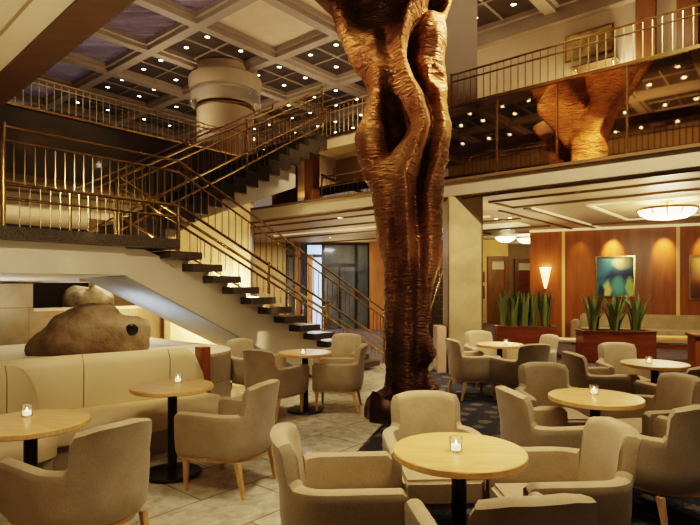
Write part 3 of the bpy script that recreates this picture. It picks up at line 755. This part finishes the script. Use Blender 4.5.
def snake_plant(loc, hgt, n, spread, seed, label, group):
    rnd = random.Random(seed)
    t = thing('snake_plant', label, 'plant', loc, rnd.random()*6, group)
    for part, mat, wd, off in (('foliage', LEAF, 1.0, 0), ('leaf_margin', LEAFE, 1.14, .004)):
        r2 = random.Random(seed); a = MB()
        for k in range(n):
            an = 2*PI*k/n+r2.uniform(-.3,.3); rad = r2.uniform(.01,.09); L = hgt*r2.uniform(.62,1.05)
            lean = r2.uniform(.02,spread); tw = r2.uniform(-.6,.6); wmax = r2.uniform(.024,.040)
            dx, dy = math.cos(an), math.sin(an); rows = []
            for i in range(9):
                f = i/8
                w = wmax*wd*(math.sin(PI*min(1,f*.78+.2))**.8)*(1 if f < .98 else .1)
                w = max(w, .002)
                cx_ = dx*(rad+lean*f*f*L); cy_ = dy*(rad+lean*f*f*L); cz = L*f*(1 - .12*lean*f)
                ta = an+PI/2+tw*f+.3
                sx_, sy_ = math.cos(ta)*w, math.sin(ta)*w
                nx, ny = -dx*.006, -dy*.006
                o_ = off*(1 if True else 0)
                rows.append([(cx_-sx_-dx*o_*0, cy_-sy_, cz), (cx_+nx*(1 if not off else -.4), cy_+ny*(1 if not off else -.4), cz-(.01 if off else 0)), (cx_+sx_, cy_+sy_, cz)])
            a.grid(rows)
        a.build(part, mat, t)
    return t
x, y, w, h = planter(499, 557, 352, 327, 'reddish wooden planter box near the stone column', math.radians(-6))
lab = ['leftmost snake plant in the planter near the stone column','second snake plant from left in the planter near the stone column','middle snake plant in the planter near the stone column','fourth snake plant from left in the planter near the stone column','rightmost snake plant in the planter near the stone column']
for k in range(5): snake_plant((x-w*.72+w*.36*k, y+.03*(k%2), h-.05), .95*(1-.04*(k%3)), 44, .20, 20+k, lab[k], 'snake plants in the far planter')
x, y, w, h = planter(586, 656, 364, 332, 'dark mahogany planter box behind the right-hand tables', math.radians(-6))
lab = ['left spiky snake plant in the mahogany planter','middle spiky snake plant in the mahogany planter','right spiky snake plant in the mahogany planter']
for k in range(3): snake_plant((x-w*.62+w*.62*k, y, h-.05), .84, 26, .46, 40+k, lab[k], 'snake plants in the near planter')

# ================================================================== SCULPTURE
Y0 = 6.45
LT = [(-150,262),(-110,268),(-70,284),(-30,308),(0,328),(25,335),(59,348),(86,366),(94,370),(113,364),(138,355),(155,357),(176,364),(193,372),(220,375),(237,376),(269,384),(333,384),(369,386),(388,385),(397,374),(408,368),(428,365)]
RT = [(-150,545),(-110,530),(-70,500),(-30,462),(0,451),(8,450),(25,444),(38,446),(63,443),(90,447),(105,446),(130,451),(155,448),(180,443),(220,442),(255,440),(282,433),(328,428),(345,433),(354,435),(366,428),(374,429),(384,438),(400,440),(428,438)]
MR = [(-150,440),(-60,430),(0,418),(15,413),(35,402),(60,397),(85,400),(110,412),(135,418),(160,410),(185,400),(215,402),(250,405),(300,402),(340,400),(428,402)]
VR = [(-150,470),(0,432),(40,411),(70,408),(85,416),(105,427),(130,432),(160,424),(200,414),(260,416),(320,414),(360,415),(428,420)]
def relief(x, y):
    g = lambda d, w: math.exp(-(d/w)**2)
    sg = lambda d, w: 1/(1+math.exp(-max(-30,min(30,d/w))))
    r = 0
    m = interp(MR, y); v_ = interp(VR, y)
    up = interp([(-40,.4),(0,1),(190,1),(250,.55),(428,.4)], y)
    r += .20*up*g(x-m, 7.5)
    r -= .24*up*g(x-v_, 6.5)
    # teardrop hollow between the left and the middle strand
    yy = (y-128)/42
    if abs(yy) < 1: r -= .50*sg(12.5*(1-abs(yy)**1.4)*(.75+.25*math.cos(yy*2))-abs(x-(m-22-3*yy)), 2.4)*(1-yy*yy)
    # bowl at the upper left and the facet under it
    r -= .42*g(x-364, 20)*g(y-14, 30)
    r -= .20*g(x-385, 9)*g(y-30, 25)
    r += .16*g(x-(376+.25*(y-78)), 12)*g(y-76, 15)
    r += .10*g(x-364, 8)*g(y-140, 32)
    # right strand
    r += .16*g(x-436, 8)*g(y-52, 18) + .18*g(x-(436+.12*(y-125)), 8)*g(y-128, 34)
    r -= .20*g(x-436, 12)*g(y-84, 9)
    r -= .40*g(x-437, 9)*g(y-8, 13)
    lo = interp([(180,0),(240,1),(428,1)], y)
    r -= .08*lo*g(x-(393+3*math.sin(y*.03)), 5)
    r += .07*lo*g(x-384, 5)
    r += .07*lo*g(x-405-4*math.sin(y*.025), 5) - .04*lo*g(x-421, 5)
    r += .13*g(x-430, 8)*g(y-350, 9) - .12*g(x-425,8)*g(y-368,5) + .12*g(x-432,9)*g(y-386,7)
    return r
rows = []; NC = 260; z = 0.0
zs = [ .0+ i*.026 for i in range(int(6.62/.026)+1)]
from mathutils import noise as mn
for z in zs:
    py = HOR-(z-EYE)*F/Y0
    l, r = interp(LT, py), interp(RT, py)
    cx_ = ((l+r)/2-350)*Y0/F; a_ = (r-l)/2*Y0/F
    a_ *= interp([(0,1),(5.0,1),(5.9,1.7),(6.7,1.85)], z)
    csh = interp([(0,0),(5.0,0),(6.0,.42),(6.7,.5)], z)
    b_ = interp([(0,.36),(.4,.30),(1.5,.26),(3.0,.36),(3.4,.40),(4.2,.36),(4.9,.45),(5.6,.75),(6.2,.95),(6.7,1.05)], z)
    top = interp([(0,0),(4.9,0),(5.8,1),(6.7,1)], z)
    ring = []
    for k in range(NC):
        th = 2*PI*k/NC; cs, sn = math.cos(th), math.sin(th)
        X = a_*cs; px = 350+(cx_+X)*F/Y0
        if sn < 0:      # front
            dep = -b_*(-sn)**.8 - relief(px, py)*(-sn)**.55
        else:
            fold = .16*math.sin(5.5*cs+z*1.1+1.2*math.sin(z*1.3))+.07*math.sin(11*cs-z*1.7)
            dep = b_*sn**.8 + fold*sn**.6*interp([(0,.4),(3,.8),(4.6,1.2),(5.4,2.4),(6.6,3.2)], z)
        Xf = X*(1+.0*top); 
        # crown twists: broad wings seen from the mirror side
        tw = .55*top
        x2 = Xf*math.cos(tw)-dep*math.sin(tw); y2 = Xf*math.sin(tw)+dep*math.cos(tw)
        p = Vector((cx_+x2+csh*.764, y2-csh*.645, z))
        nn = .012*mn.noise(Vector((p.x*5, p.y*5, z*9)))+.010*mn.noise(Vector((p.x*14, p.y*14, z*34)))
        ring.append((p.x+cs*nn-0.57, p.y-nn*(1 if sn < 0 else -1)+.0, z))
    rows.append(ring)
t = thing('bronze_sculpture', 'towering twisted carved bronze trunk sculpture in the middle of the lobby', 'sculpture', (.57,Y0,.0))
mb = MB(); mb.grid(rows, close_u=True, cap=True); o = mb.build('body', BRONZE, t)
# dark rough foot
mb = MB(); rr_ = []
for z_, k_ in ((0,1.0),(.10,.99),(.2,.93),(.27,.80)):
    rr_.append([((.345*k_+.035*math.sin(3*q+1)+.02*math.sin(7*q+z_*9))*math.cos(q)-.06, (.33*k_)*math.sin(q)-.05, z_*(1+.25*math.sin(q*2+.6))) for q in [2*PI*i/40 for i in range(40)]])
mb.grid(rr_, close_u=True, cap=True); mb.build('foot', plain('dark_bronze', (.06,.032,.022), .35, metal=.7, var=.4, vs=6, bmp=.5, bs=10), t)

# ================================================================== CHAIRS
def chair_proto():
    t = thing('armchair', 'x', 'chair', (0,0,0), 0)
    Hb, Ha = .82, .605
    # plan path of the outer wall
    st_ = []
    N1, N2 = 12, 44
    for i in range(N1): st_.append((.30-.30*i/N1, -.315, 0))
    for i in range(N2+1):
        q = PI*i/N2; cq = math.cos(q); st_.append((-.02-.285*max(0,math.sin(q))**.70 if 0 < i < N2 else -.0, -.315*math.copysign(abs(cq)**.86, cq), q))
    for i in range(N1): st_.append((.30*(i+1)/N1, .315, PI))
    P = [Vector((x_, y_, 0)) for x_, y_, _ in st_]
    n = len(P)
    nor = []
    for i in range(n):
        d = (P[min(i+1,n-1)]-P[max(i-1,0)]).normalized(); nor.append(Vector((d.y, -d.x, 0))*1)
    # ensure outward
    nor = [v if v.dot(P[i]-Vector((.05,0,0))) > 0 or abs(v.y) > .9 and v.y*P[i].y > 0 else -v for i, v in enumerate(nor)]
    acc = [0]
    for i in range(1, n): acc.append(acc[-1]+(P[i]-P[i-1]).length)
    tot = acc[-1]; s_step = .565
    def h_at(s):
        s = min(s, tot-s)
        if s < .03: return Ha-.022*(1-s/.03)**2
        if s < s_step: return Ha
        e = (s-s_step)
        if e < .035: return Ha+ (Hb-Ha-.02)*math.sin(e/.035*PI/2)
        return Hb-.02+.02*min(1, (e-.035)/.1)
    def section(i, hh):
        p, nn = P[i], nor[i]; s = min(acc[i], tot-acc[i])
        lean = max(0, hh-Ha)*.22*(1 if s > s_step else 0)
        bk = min(1, max(0, (s-.42)/.2)); L = Vector((-1, .15*(1 if nn.y > 0 else -1)*abs(nn.y), 0))
        th = .070+.012*bk
        def q(off, z_): return p+nn*off+Vector((0,0,z_))
        out = [q(-.035,.275), q(-.012,.31), q(0,.42), q(.004, .55), q(.006, hh-.035)+L*lean*.8, q(.001, hh-.012)+L*lean, q(-.018, hh)+L*lean, q(-th+.022, hh)+L*lean, q(-th+.004, hh-.012)+L*lean, q(-th, hh-.04)+L*lean*.8, q(-th,.50), q(-th+.0,.34), q(-th+.0,.275)]
        return out
    def piece(i0, i1, name):
        mb = MB(); rows = [section(i, h_at(acc[i])) for i in range(i0, i1+1)]
        mb.grid(rows, close_u=True, cap=True); return mb.build(name, FABRIC, t)
    ks = next(i for i in range(n) if acc[i] >= s_step)
    ke = n-1-ks
    piece(0, ks, 'armrest'); piece(ke, n-1, 'armrest')
    # back starts with a vertical rise
    mb = MB(); rows = []
    idx = [ks, ks]+list(range(ks+1, ke))+[ke, ke]
    hs = [Ha+.002, Hb-.06]+[max(h_at(acc[i]), Hb-.022) for i in range(ks+1, ke)]+[Hb-.06, Ha+.002]
    rows = [section(i, h) for i, h in zip(idx, hs)][1:-1]
    mb.grid(rows, close_u=True, cap=True); mb.build('backrest', FABRIC, t)
    # seat
    mb = MB(); outl = [(.315,-.235),(.315,.235),(0,.24)]+[(-.02-.215*math.sin(q), .235*math.cos(q)) for q in [PI*k/12 for k in range(1,12)]]+[(0,-.24)]
    mb.prism(outl, lambda p: (p[0],p[1],.27), lambda p: (p[0],p[1],.425)); mb.build('seat', FABRIC, t, bevel=.022, seg=3)
    # wooden rail
    mb = MB(); ro = [(.29,-.27),(.29,.27)]+[(-.02-.26*math.sin(q), .275*math.cos(q)) for q in [PI*k/20 for k in range(0,21)]]
    mb.prism(ro, lambda p: (p[0],p[1],.25), lambda p: (p[0],p[1],.275)); mb.build('seat_rail', LEGW, t)
    for sx_, sy_ in ((1,-1),(1,1),(-1,-1),(-1,1)):
        mb = MB(); x0, y0 = (.255 if sx_ > 0 else -.20), .235*sy_
        x1, y1 = (x0+.0 if sx_ > 0 else x0-.05), y0*1.0
        a, c = .021, .013
        mb.hexa([(x1-c,y1-c,0),(x1+c,y1-c,0),(x1+c,y1+c,0),(x1-c,y1+c,0)], [(x0-a,y0-a,.25),(x0+a,y0-a,.25),(x0+a,y0+a,.25),(x0-a,y0+a,.25)])
        mb.build('leg', LEGW, t, bevel=.004)
    return t
chair0 = chair_proto(); used = [False]
CH = 1.0
def chair(x, y, fx, fy, label):
    rz = math.atan2(fy, fx)
    if not used[0]:
        used[0] = True; chair0.location = (x,y,0.012); chair0.rotation_euler = (0,0,rz); chair0['label'] = label; chair0['group'] = 'taupe tub armchairs around the lounge tables'
        return chair0
    return dup(chair0, (x,y,0.012), rz, label)
# ================================================================== TABLES
def table_proto():
    t = thing('cafe_table', 'x', 'table')
    mb = MB(); mb.lathe([(0,.69),(.325,.69),(.33,.695),(.33,.72),(.325,.725),(0,.725)], 64); mb.build('tabletop', TOP, t)
    mb = MB(); mb.lathe([(0,.02),(.038,.02),(.038,.68),(.13,.685),(.13,.69),(0,.69)], 24); mb.build('pedestal', BLACK, t)
    mb = MB(); mb.lathe([(0,0),(.23,0),(.235,.006),(.225,.016),(.06,.028),(0,.028)], 40); mb.build('base_plate', BLACK, t)
    return t
def candle_proto():
    t = thing('candle_holder', 'x', 'candle')
    mb = MB(); mb.lathe([(0,0),(.026,0),(.031,.005),(.033,.072),(.029,.072),(.026,.010),(0,.010)], 12); mb.build('glass_cup', GLASS, t)
    mb = MB(); mb.lathe([(0,.011),(.024,.011),(.024,.035),(0,.035)], 12); mb.build('tealight', WAX, t)
    mb = MB(); mb.lathe([(0,.036),(.005,.042),(.003,.052),(0,.060)], 8); mb.build('flame', LAMP, t)
    return t
tp, cp = table_proto(), candle_proto()
TBL = [
 ('A', .545, 2.70, 'round pale wood cafe table nearest the camera, in front right of centre', 456, 449, 'front centre'),
 ('B', 1.825, 4.02, 'round pale wood table on the carpet, second from the front right', 594, 392, ''),
 ('C', 3.26, 5.78, 'round pale wood table in front of the mahogany planter', 649, 361, ''),
 ('D', 2.14, 7.72, 'round pale wood table between the stone column and far planter', 506, 342, ''),
 ('E', -.56, 6.75, 'round wood table at the foot of the stairs', 303, 352, ''),
 ('G', -1.47, 4.47, 'round wood table beside the long cream banquette', 178, 380, ''),
 ('H', -1.94, 3.28, 'round wood table at the left frame edge before the cream seat', 27, 414, '')]
CL = {'A':'glass votive candle on the front centre table','B':'glass votive candle on the second table from the front right','C':'glass votive candle on the table before the mahogany planter','D':'glass votive candle on the table by the stone column','E':'glass votive candle on the table at the foot of the stairs','G':'glass votive candle on the table beside the long banquette','H':'glass votive candle on the table at the left edge'}
for i, (k, x, y, lab, cpx, cpy, _) in enumerate(TBL):
    rz = random.uniform(-.4,.4)
    if i == 0: tp.location = (x,y,.012); tp['label'] = lab; tp['group'] = 'round pedestal tables in the lounge'
    else: dup(tp, (x,y,.012), rz, lab)
    cx_, cy_ = spot(cpx, cpy+2, .74)
    if (cx_-x)**2+(cy_-y)**2 > .25**2: cx_, cy_ = x-.03, y+.08
    if i == 0: cp.location = (cx_,cy_,.737); cp['label'] = CL[k]; cp['group'] = 'votive candles on the tables'
    else: dup(cp, (cx_,cy_,.737), 0, CL[k])
CHAIRS = [
 (-1.49, 3.03, -.82, .55, 'taupe armchair at the bottom left corner, back to the camera'),
 (-.92, 4.22, -.93, .36, 'taupe armchair facing left towards the table by the long banquette'),
 (-.05, 2.76, 1, .06, 'taupe armchair at the bottom centre, left of the front table'),
 (.53, 3.42, .05, -1, 'taupe armchair behind the front table, facing the camera'),
 (1.12, 2.86, -1, -.05, 'taupe armchair right of the front table, facing left'),
 (.60, 2.15, -.14, .99, 'taupe armchair at the bottom edge, nearest the camera, back to it'),
 (1.42, 3.88, .97, .15, 'taupe armchair left of the second right-hand table, facing right'),
 (1.83, 4.85, -.02, -1, 'taupe armchair behind the second right-hand table, facing the camera'),
 (2.45, 4.38, -.97, -.2, 'taupe armchair right of the second table, cut by the frame edge'),
 (2.07, 3.58, -.3, .95, 'taupe armchair at the right edge, seen from behind with a pale leg'),
 (3.42, 6.7, -.1, -1, 'taupe armchair directly in front of the mahogany planter'),
 (2.74, 6.0, 1, .1, 'taupe armchair left of the table before the mahogany planter'),
 (3.22, 5.2, -.2, 1, 'taupe armchair at the right edge below the mahogany planter table'),
 (1.70, 7.55, .97, .2, 'taupe armchair beside the stone column, facing right'),
 (2.15, 8.6, .15, -1, 'taupe armchair just right of the stone column base, facing forward'),
 (2.26, 7.12, -.3, .95, 'taupe armchair back to us, in front of the column-side table'),
 (2.74, 8.1, -.95, -.15, 'taupe armchair right of the column-side table by the far planter'),
 (-1.31, 7.36, .8, -.6, 'darker taupe armchair at the far left of the stair-foot table'),
 (-.92, 6.48, .5, .85, 'taupe armchair front left of the stair-foot table, seen from behind'),
 (-.13, 6.85, -.98, .1, 'taupe armchair right of the stair-foot table, beside the sculpture'),
 (-.14, 8.05, -.3, -.95, 'taupe armchair behind the stair-foot table under the railing')]
for c_ in CHAIRS: chair(*c_)

# ================================================================== BANQUETTES
def banquette(path, label, panels, endcap):
    """path: plan points of the foot of the backrest; seat on the right-hand side of travel"""
    t = thing('banquette', label, 'sofa', (path[0][0],path[0][1],0)); o_ = Vector((path[0][0],path[0][1],0))
    P = [Vector((x,y,0))-o_ for x,y in path]
    # resample
    pts = []
    for i in range(len(P)-1):
        for k in range(10):
            f = k/10
            p0, p1, p2, p3 = P[max(i-1,0)], P[i], P[i+1], P[min(i+2,len(P)-1)]
            pts.append(.5*((2*p1)+(-p0+p2)*f+(2*p0-5*p1+4*p2-p3)*f*f+(-p0+3*p1-3*p2+p3)*f**3))
    pts.append(P[-1]); n = len(pts)
    nor = []
    for i in range(n):
        d = (pts[min(i+1,n-1)]-pts[max(i-1,0)]).normalized(); nor.append(Vector((d.y,-d.x,0)))
    acc = [0]
    for i in range(1,n): acc.append(acc[-1]+(pts[i]-pts[i-1]).length)
    tot = acc[-1]
    def sweep(sec, i0, i1, name, mat, endround=False):
        mb = MB(); rows = []
        for i in range(i0, i1+1):
            rows.append([pts[i]+nor[i]*a+Vector((0,0,z_)) for a, z_ in sec(acc[i])])
        mb.grid(rows, close_u=True, cap=True); mb.build(name, mat, t)
    def back(s):
        e = min(1, (tot-s)/.22); h = .44+(.91-.44)*math.sqrt(max(0.0,1-(1-e)**2)) if e < 1 else .91
        return [(0,.30),(.02,h-.2*(h-.44)),(-.02,h-.03),(-.05,h),(-.11,h),(-.14,h-.03),(-.12,.30)]
    cuts = [0]+[next(i for i in range(n) if acc[i] >= tot*f) for f in panels]+[n-1]
    for a_, c_ in zip(cuts, cuts[1:]): sweep(back, a_, c_, 'back_cushion', LEATHER)
    # dark seams between back cushions
    for c_ in cuts[1:-1]:
        mb = MB(); q = back(acc[c_]); pp = pts[c_]; nn = nor[c_]; tt = (pts[c_+1]-pts[c_]).normalized()*.004
        for (a0,z0),(a1,z1) in zip(q[:4], q[1:4]):
            mb.tube(pp+nn*(a0+.001)+Vector((0,0,z0)), pp+nn*(a1+.001)+Vector((0,0,z1)), .004, 6)
        mb.build('seam', BRASSD, t)
    def seat(s):
        e = min(1, (tot-s+.12)/.3); w = .56*math.sqrt(max(.05,1-(1-e)**2))
        return [(-.02,.22),(-.02,.42),(w-.12,.45),(w-.04,.43),(w,.38),(w+.005,.32),(w-.02,.24),(w-.06,.22)]
    sweep(seat, 0, n-1, 'seat', LEATHER)
    def base(s): return [(-.08,0),(-.08,.22),(.46,.22),(.46,0)]
    sweep(base, 0, n-2, 'base', plain('grey_upholstered_base', (.32,.25,.16), .7), t)
    return t
banquette([(-3.9,3.9),(-3.35,4.38),(-2.85,4.76),(-2.45,5.08),(-2.0,5.42),(-1.55,5.78)], 'long curved cream leather banquette in front of the plinth', (.34,.60,.86), True)
banquette([(-3.9,3.15),(-3.4,3.7),(-3.0,4.12),(-2.58,4.52)], 'cream leather banquette end at the left edge, nearer the camera', (.86,), True)

# ================================================================== NEAR BALCONY OVERHEAD
E0, E1 = Vector((-3.13,4.83,0)), Vector((-1.18,3.0,0)); ED = (E1-E0).normalized(); EN = Vector((-ED.y*-1,0,0))
EN = Vector((ED.y, -ED.x, 0)).normalized()
if EN.y > 0: EN = -EN
def eb(mb_, s0, s1, d0, d1, z0, z1):
    q = [E0+ED*s0+EN*d0, E0+ED*s1+EN*d0, E0+ED*s1+EN*d1, E0+ED*s0+EN*d1]
    mb_.hexa([(p.x,p.y,z0) for p in q], [(p.x,p.y,z1) for p in q])
mb = MB(); eb(mb, -5, 9, 0, .22, 3.15, 3.45); struct('ceiling', mb, BROWNB, smooth=False)
mb = MB()
for k in range(5):                            # stepped cream cove
    eb(mb, -5, 9, .22+.16*k, .38+.16*k+(.0), 3.17+.035*k, 3.5+.035*k)
eb(mb, -5, 9, 1.02, 5, 3.36, 3.6); struct('ceiling', mb, CREAM, smooth=False)
mb = MB(); eb(mb, -5, 9, -.02, .1, 3.45, 5.15); struct('wall_near', mb, BROWNB, smooth=False)
mb = MB(); eb(mb, -5, 9, .0, .12, 5.85, 6.1); struct('trim_60', mb, BROWNB, smooth=False)
box_s('wall_near', TANW, -7.2, -7.0, -6, 14, 0, ZC)
o = railing('brass balustrade on the balcony above the camera, seen only in the mirror', tuple(E0+ED*-3+Vector((0,0,5.15))), tuple(E0+ED*7+Vector((0,0,5.15))), (0,.5), [(.55,.03),(.42,.02)], [], .14, br=.012)

# ================================================================== LIGHTS
def spot_l(loc, target, power, size=1.2, blend=.6, col=(1,.80,.52), r=.06):
    l = bpy.data.lights.new('spot_lamp', 'SPOT'); l.energy = power; l.spot_size = size; l.spot_blend = blend; l.color = col; l.shadow_soft_size = r
    o = bpy.data.objects.new('spot_lamp', l); COL.objects.link(o); o.location = loc
    d = Vector(target)-Vector(loc); o.rotation_euler = d.to_track_quat('-Z','Y').to_euler(); return o
def point_l(loc, power, col=(1,.78,.48), r=.1):
    l = bpy.data.lights.new('point_lamp', 'POINT'); l.energy = power; l.color = col; l.shadow_soft_size = r
    o = bpy.data.objects.new('point_lamp', l); COL.objects.link(o); o.location = loc; return o
def area_l(loc, target, power, sx_, sy_, col=(1,.80,.52)):
    l = bpy.data.lights.new('area_light', 'AREA'); l.energy = power; l.shape = 'RECTANGLE'; l.size = sx_; l.size_y = sy_; l.color = col
    o = bpy.data.objects.new('area_light', l); COL.objects.link(o); o.location = loc
    d = Vector(target)-Vector(loc); o.rotation_euler = d.to_track_quat('-Z','Y').to_euler(); return o
UPC = (1,.79,.52)
for (x,y) in ((0,3.4),(1.8,4.6),(3.2,5.6),(-1.6,4.6),(.6,7.4),(2.6,8.0),(-.8,6.2),(1.2,2.2)):
    spot_l((x+.3,y+.2,7.5 if y > 3.6 else 3.1), (x,y,0), 400 if y > 3.6 else 95, .75 if y > 3.6 else 1.9, .9, r=.25)
spot_l((-2.2,5.0,6.5), tuple(W(4.5,6.3,1.6)), 420, .9, .8, r=.2)
spot_l((-1.5,3.6,3.1), (-3.2,6.4,1.2), 70, 1.2, .8)
point_l(tuple(W(5.9,8.2,.9)), 45, (1,.70,.32), .1)
point_l(tuple(W(4.6,8.3,1.2)), 14, (1,.74,.4), .1)
point_l(tuple(W(6.8,8.2,1.6)), 45, (1,.74,.4), .1)
point_l(tuple(W(5.0,10.2,1.9)), 14)
# sculpture spots, steep and from the sides
spot_l((-2.6,4.6,7.2), (.4,6.4,3.6), 330, .5, .6, (1,.74,.46), .05)
spot_l((3.9,5.2,7.4), (.95,6.35,4.0), 2600, .28, .6, (1,.80,.46), .05)
spot_l((.9,4.3,7.5), (.6,6.3,3.0), 200, .5, .6, (1,.76,.46), .06)
spot_l((1.35,5.6,.2), (.9,6.2,3.4), 110, .6, .6, (1,.7,.36), .06)
spot_l(tuple(W(8.3,3.6,7.3)), (.8,6.5,5.4), 520, .9, .6, (1,.74,.40), .1)
spot_l(tuple(W(8.0,1.6,5.2)), (.9,6.5,5.6), 350, .9, .6, (1,.74,.40), .1)
spot_l((4.6,5.6,6.2), (.9,6.4,4.3), 1500, .30, .6, (1,.80,.44), .05)
spot_l((-3.2,6.0,5.0), (.4,6.4,3.9), 260, .4, .6, (1,.62,.34), .05)
# spots added to brighten the fascia and stone column; one floats mid-atrium
spot_l((3.4,5.0,7.3), (3.6,8.3,3.4), 1300, 1.1, .8, r=.1)
spot_l((1.95,6.2,4.6), (2.05,9.7,1.6), 230, .5, .7, r=.1)
spot_l((-.6,8.6,7.2), tuple(W(UF,7.5,3.4)), 420, .8, .8, r=.1)
spot_l((-3.0,8.0,7.2), tuple(W(4.0,VL,3.3)), 110, 1.0, .8, r=.1)
# right mezzanine
point_l((chx,chy,2.6), 70, (1,.80,.48), .3)
for u, v, p_ in ((11.5,6.2,40),(13.0,9.5,45),(11.0,9.0,30),(14.3,4.5,50),(10.4,1.0,45),(13.4,1.0,50),(10.2,3.9,25)):
    spot_l(tuple(W(u,v,3.1)), tuple(W(u,v,0)), p_, 2.4, .7, r=.1)
for u, v, p_ in ((9.6,2.2,26),(10.2,5.0,22),(12.5,5.2,22),(13.2,1.6,22),(10.5,7.5,20),(12,10,22),(14.5,12.5,22),(9.6,.0,20)):
    q = W(u,v,2.1); area_l(tuple(q), (q.x,q.y,3), p_*.45, 1.2, 1.2, UPC)  # unseen up-facing fills added below the soffit to brighten it
for px, e in ((613,150), (664,110), (705,70), (580,14)):
    p = P0+D*along(px)+NRM*.45; q = P0+D*along(px)
    spot_l((p.x,p.y,3.1), (q.x,q.y,2.5), e, .85, 1.0, (1,.62,.22), .04)
p = P0+D*along(545)+NRM*.4; point_l((p.x,p.y,2.1), 7, (1,.65,.3), .05)
point_l(((505-350)*20.3/F,20.0,2.9), 60, (1,.80,.42), .2); point_l((8.0,24,2.9), 14, (1,.8,.5), .2)
area_l((-1.0,17.5,3.1), (-1,17.5,0), 60, .6, .6, (.9,.85,.8)); area_l((-3.5,18,3.1), (-3.5,18,0), 50, .6, .6)
# upper level
for v in (4.9,4.2,3.5,2.8): point_l(tuple(W(12.0,v,5.3)), 14, (1,.76,.40), .05)
for u, v in ((11,6.5),(11,2),(11,-2)): point_l(tuple(W(u,v,6.9)), 10, (1,.75,.5), .05)
point_l(tuple(W(12.9,12.3,4.2)), 22, (1,.6,.25), .05)
# unseen uplights added in mid-air to brighten the coffered ceiling
for u, v in ((6,9),(8,13),(11,13.5),(11,10),(13,8),(8.0,6.5),(4,11.5),(12,3)):
    q = W(u,v,5.6); area_l(tuple(q), (q.x,q.y,8), 22, .5, .5, (1,.80,.60))
area_l(tuple(W(4.0,7.1,.82)), tuple(W(4.9,7.1,1.5)), 4, .8, 1.2, (.66,.82,1.0))  # cool fill hidden under the stairs, added to mimic daylight on the soffit
area_l(tuple(W(2.2,8.3,.95)), tuple(W(2.2,8.3,2)), 5, .8, .8, (.8,.9,1.0))
spot_l((.1,2.9,3.05), (.55,6.3,1.2), 70, .55, .7, (1,.78,.55), .08)  # frontal fill added to lift the lower sculpture
spot_l((2.6,7.4,7.3), tuple(W(9.0,4.9,6.2)), 45, .7, .7, (1,.86,.68), .1)
# under the left balcony
for u, v in ((1.5,12.6),(4.0,12.6),(6.5,12.8)):
    q = W(u,v,1.2); area_l(tuple(q), (q.x,q.y,3), 26, 1, 1, UPC)
# under the near balcony
area_l((-1.6,2.6,.9), (-1.9,2.7,3), 14, 1.0, 1.0, UPC)  # unseen uplights added to brighten the balcony underside
area_l((1.0,1.0,.9), (1.0,1.0,3), 10, 1.0, 1.0, UPC)
spot_l((-1.0,2.0,3.05), (-1.5,3.4,0), 60, 2.0, .8, r=.2)
# fills added out of view to brighten the lobby shown only in the mirrors
area_l(tuple(W(-.5,4,5.9)), tuple(W(-6,4,7.4)), 90, 1, 1, (1,.75,.45)); area_l(tuple(W(-.5,-2,5.9)), tuple(W(-6,-2,7.4)), 90, 1, 1, (1,.75,.45))

world = bpy.data.worlds.new('world'); SC.world = world; world.use_nodes = True
world.node_tree.nodes['Background'].inputs[0].default_value = (1.0,.80,.58,1)
world.node_tree.nodes['Background'].inputs[1].default_value = .10

# ================================================================== CAMERA
cam = bpy.data.cameras.new('camera'); co = bpy.data.objects.new('camera', cam); COL.objects.link(co)
co.location = (0,0,EYE); co.rotation_euler = (PI/2,0,0)
cam.sensor_width = 36; cam.lens = 36*F/700; cam.shift_y = (HOR-262.5)/700
cam.clip_start = .05; cam.clip_end = 200
SC.camera = co
SC.view_settings.view_transform = 'Filmic'
try: SC.view_settings.look = 'High Contrast'
except Exception: pass
SC.view_settings.exposure = 0.85
SC.cycles.max_bounces = 6; SC.cycles.diffuse_bounces = 3; SC.cycles.glossy_bounces = 4
SC.cycles.sample_clamp_indirect = 4
SC.cycles.use_light_tree = True
SC.cycles.caustics_reflective = False
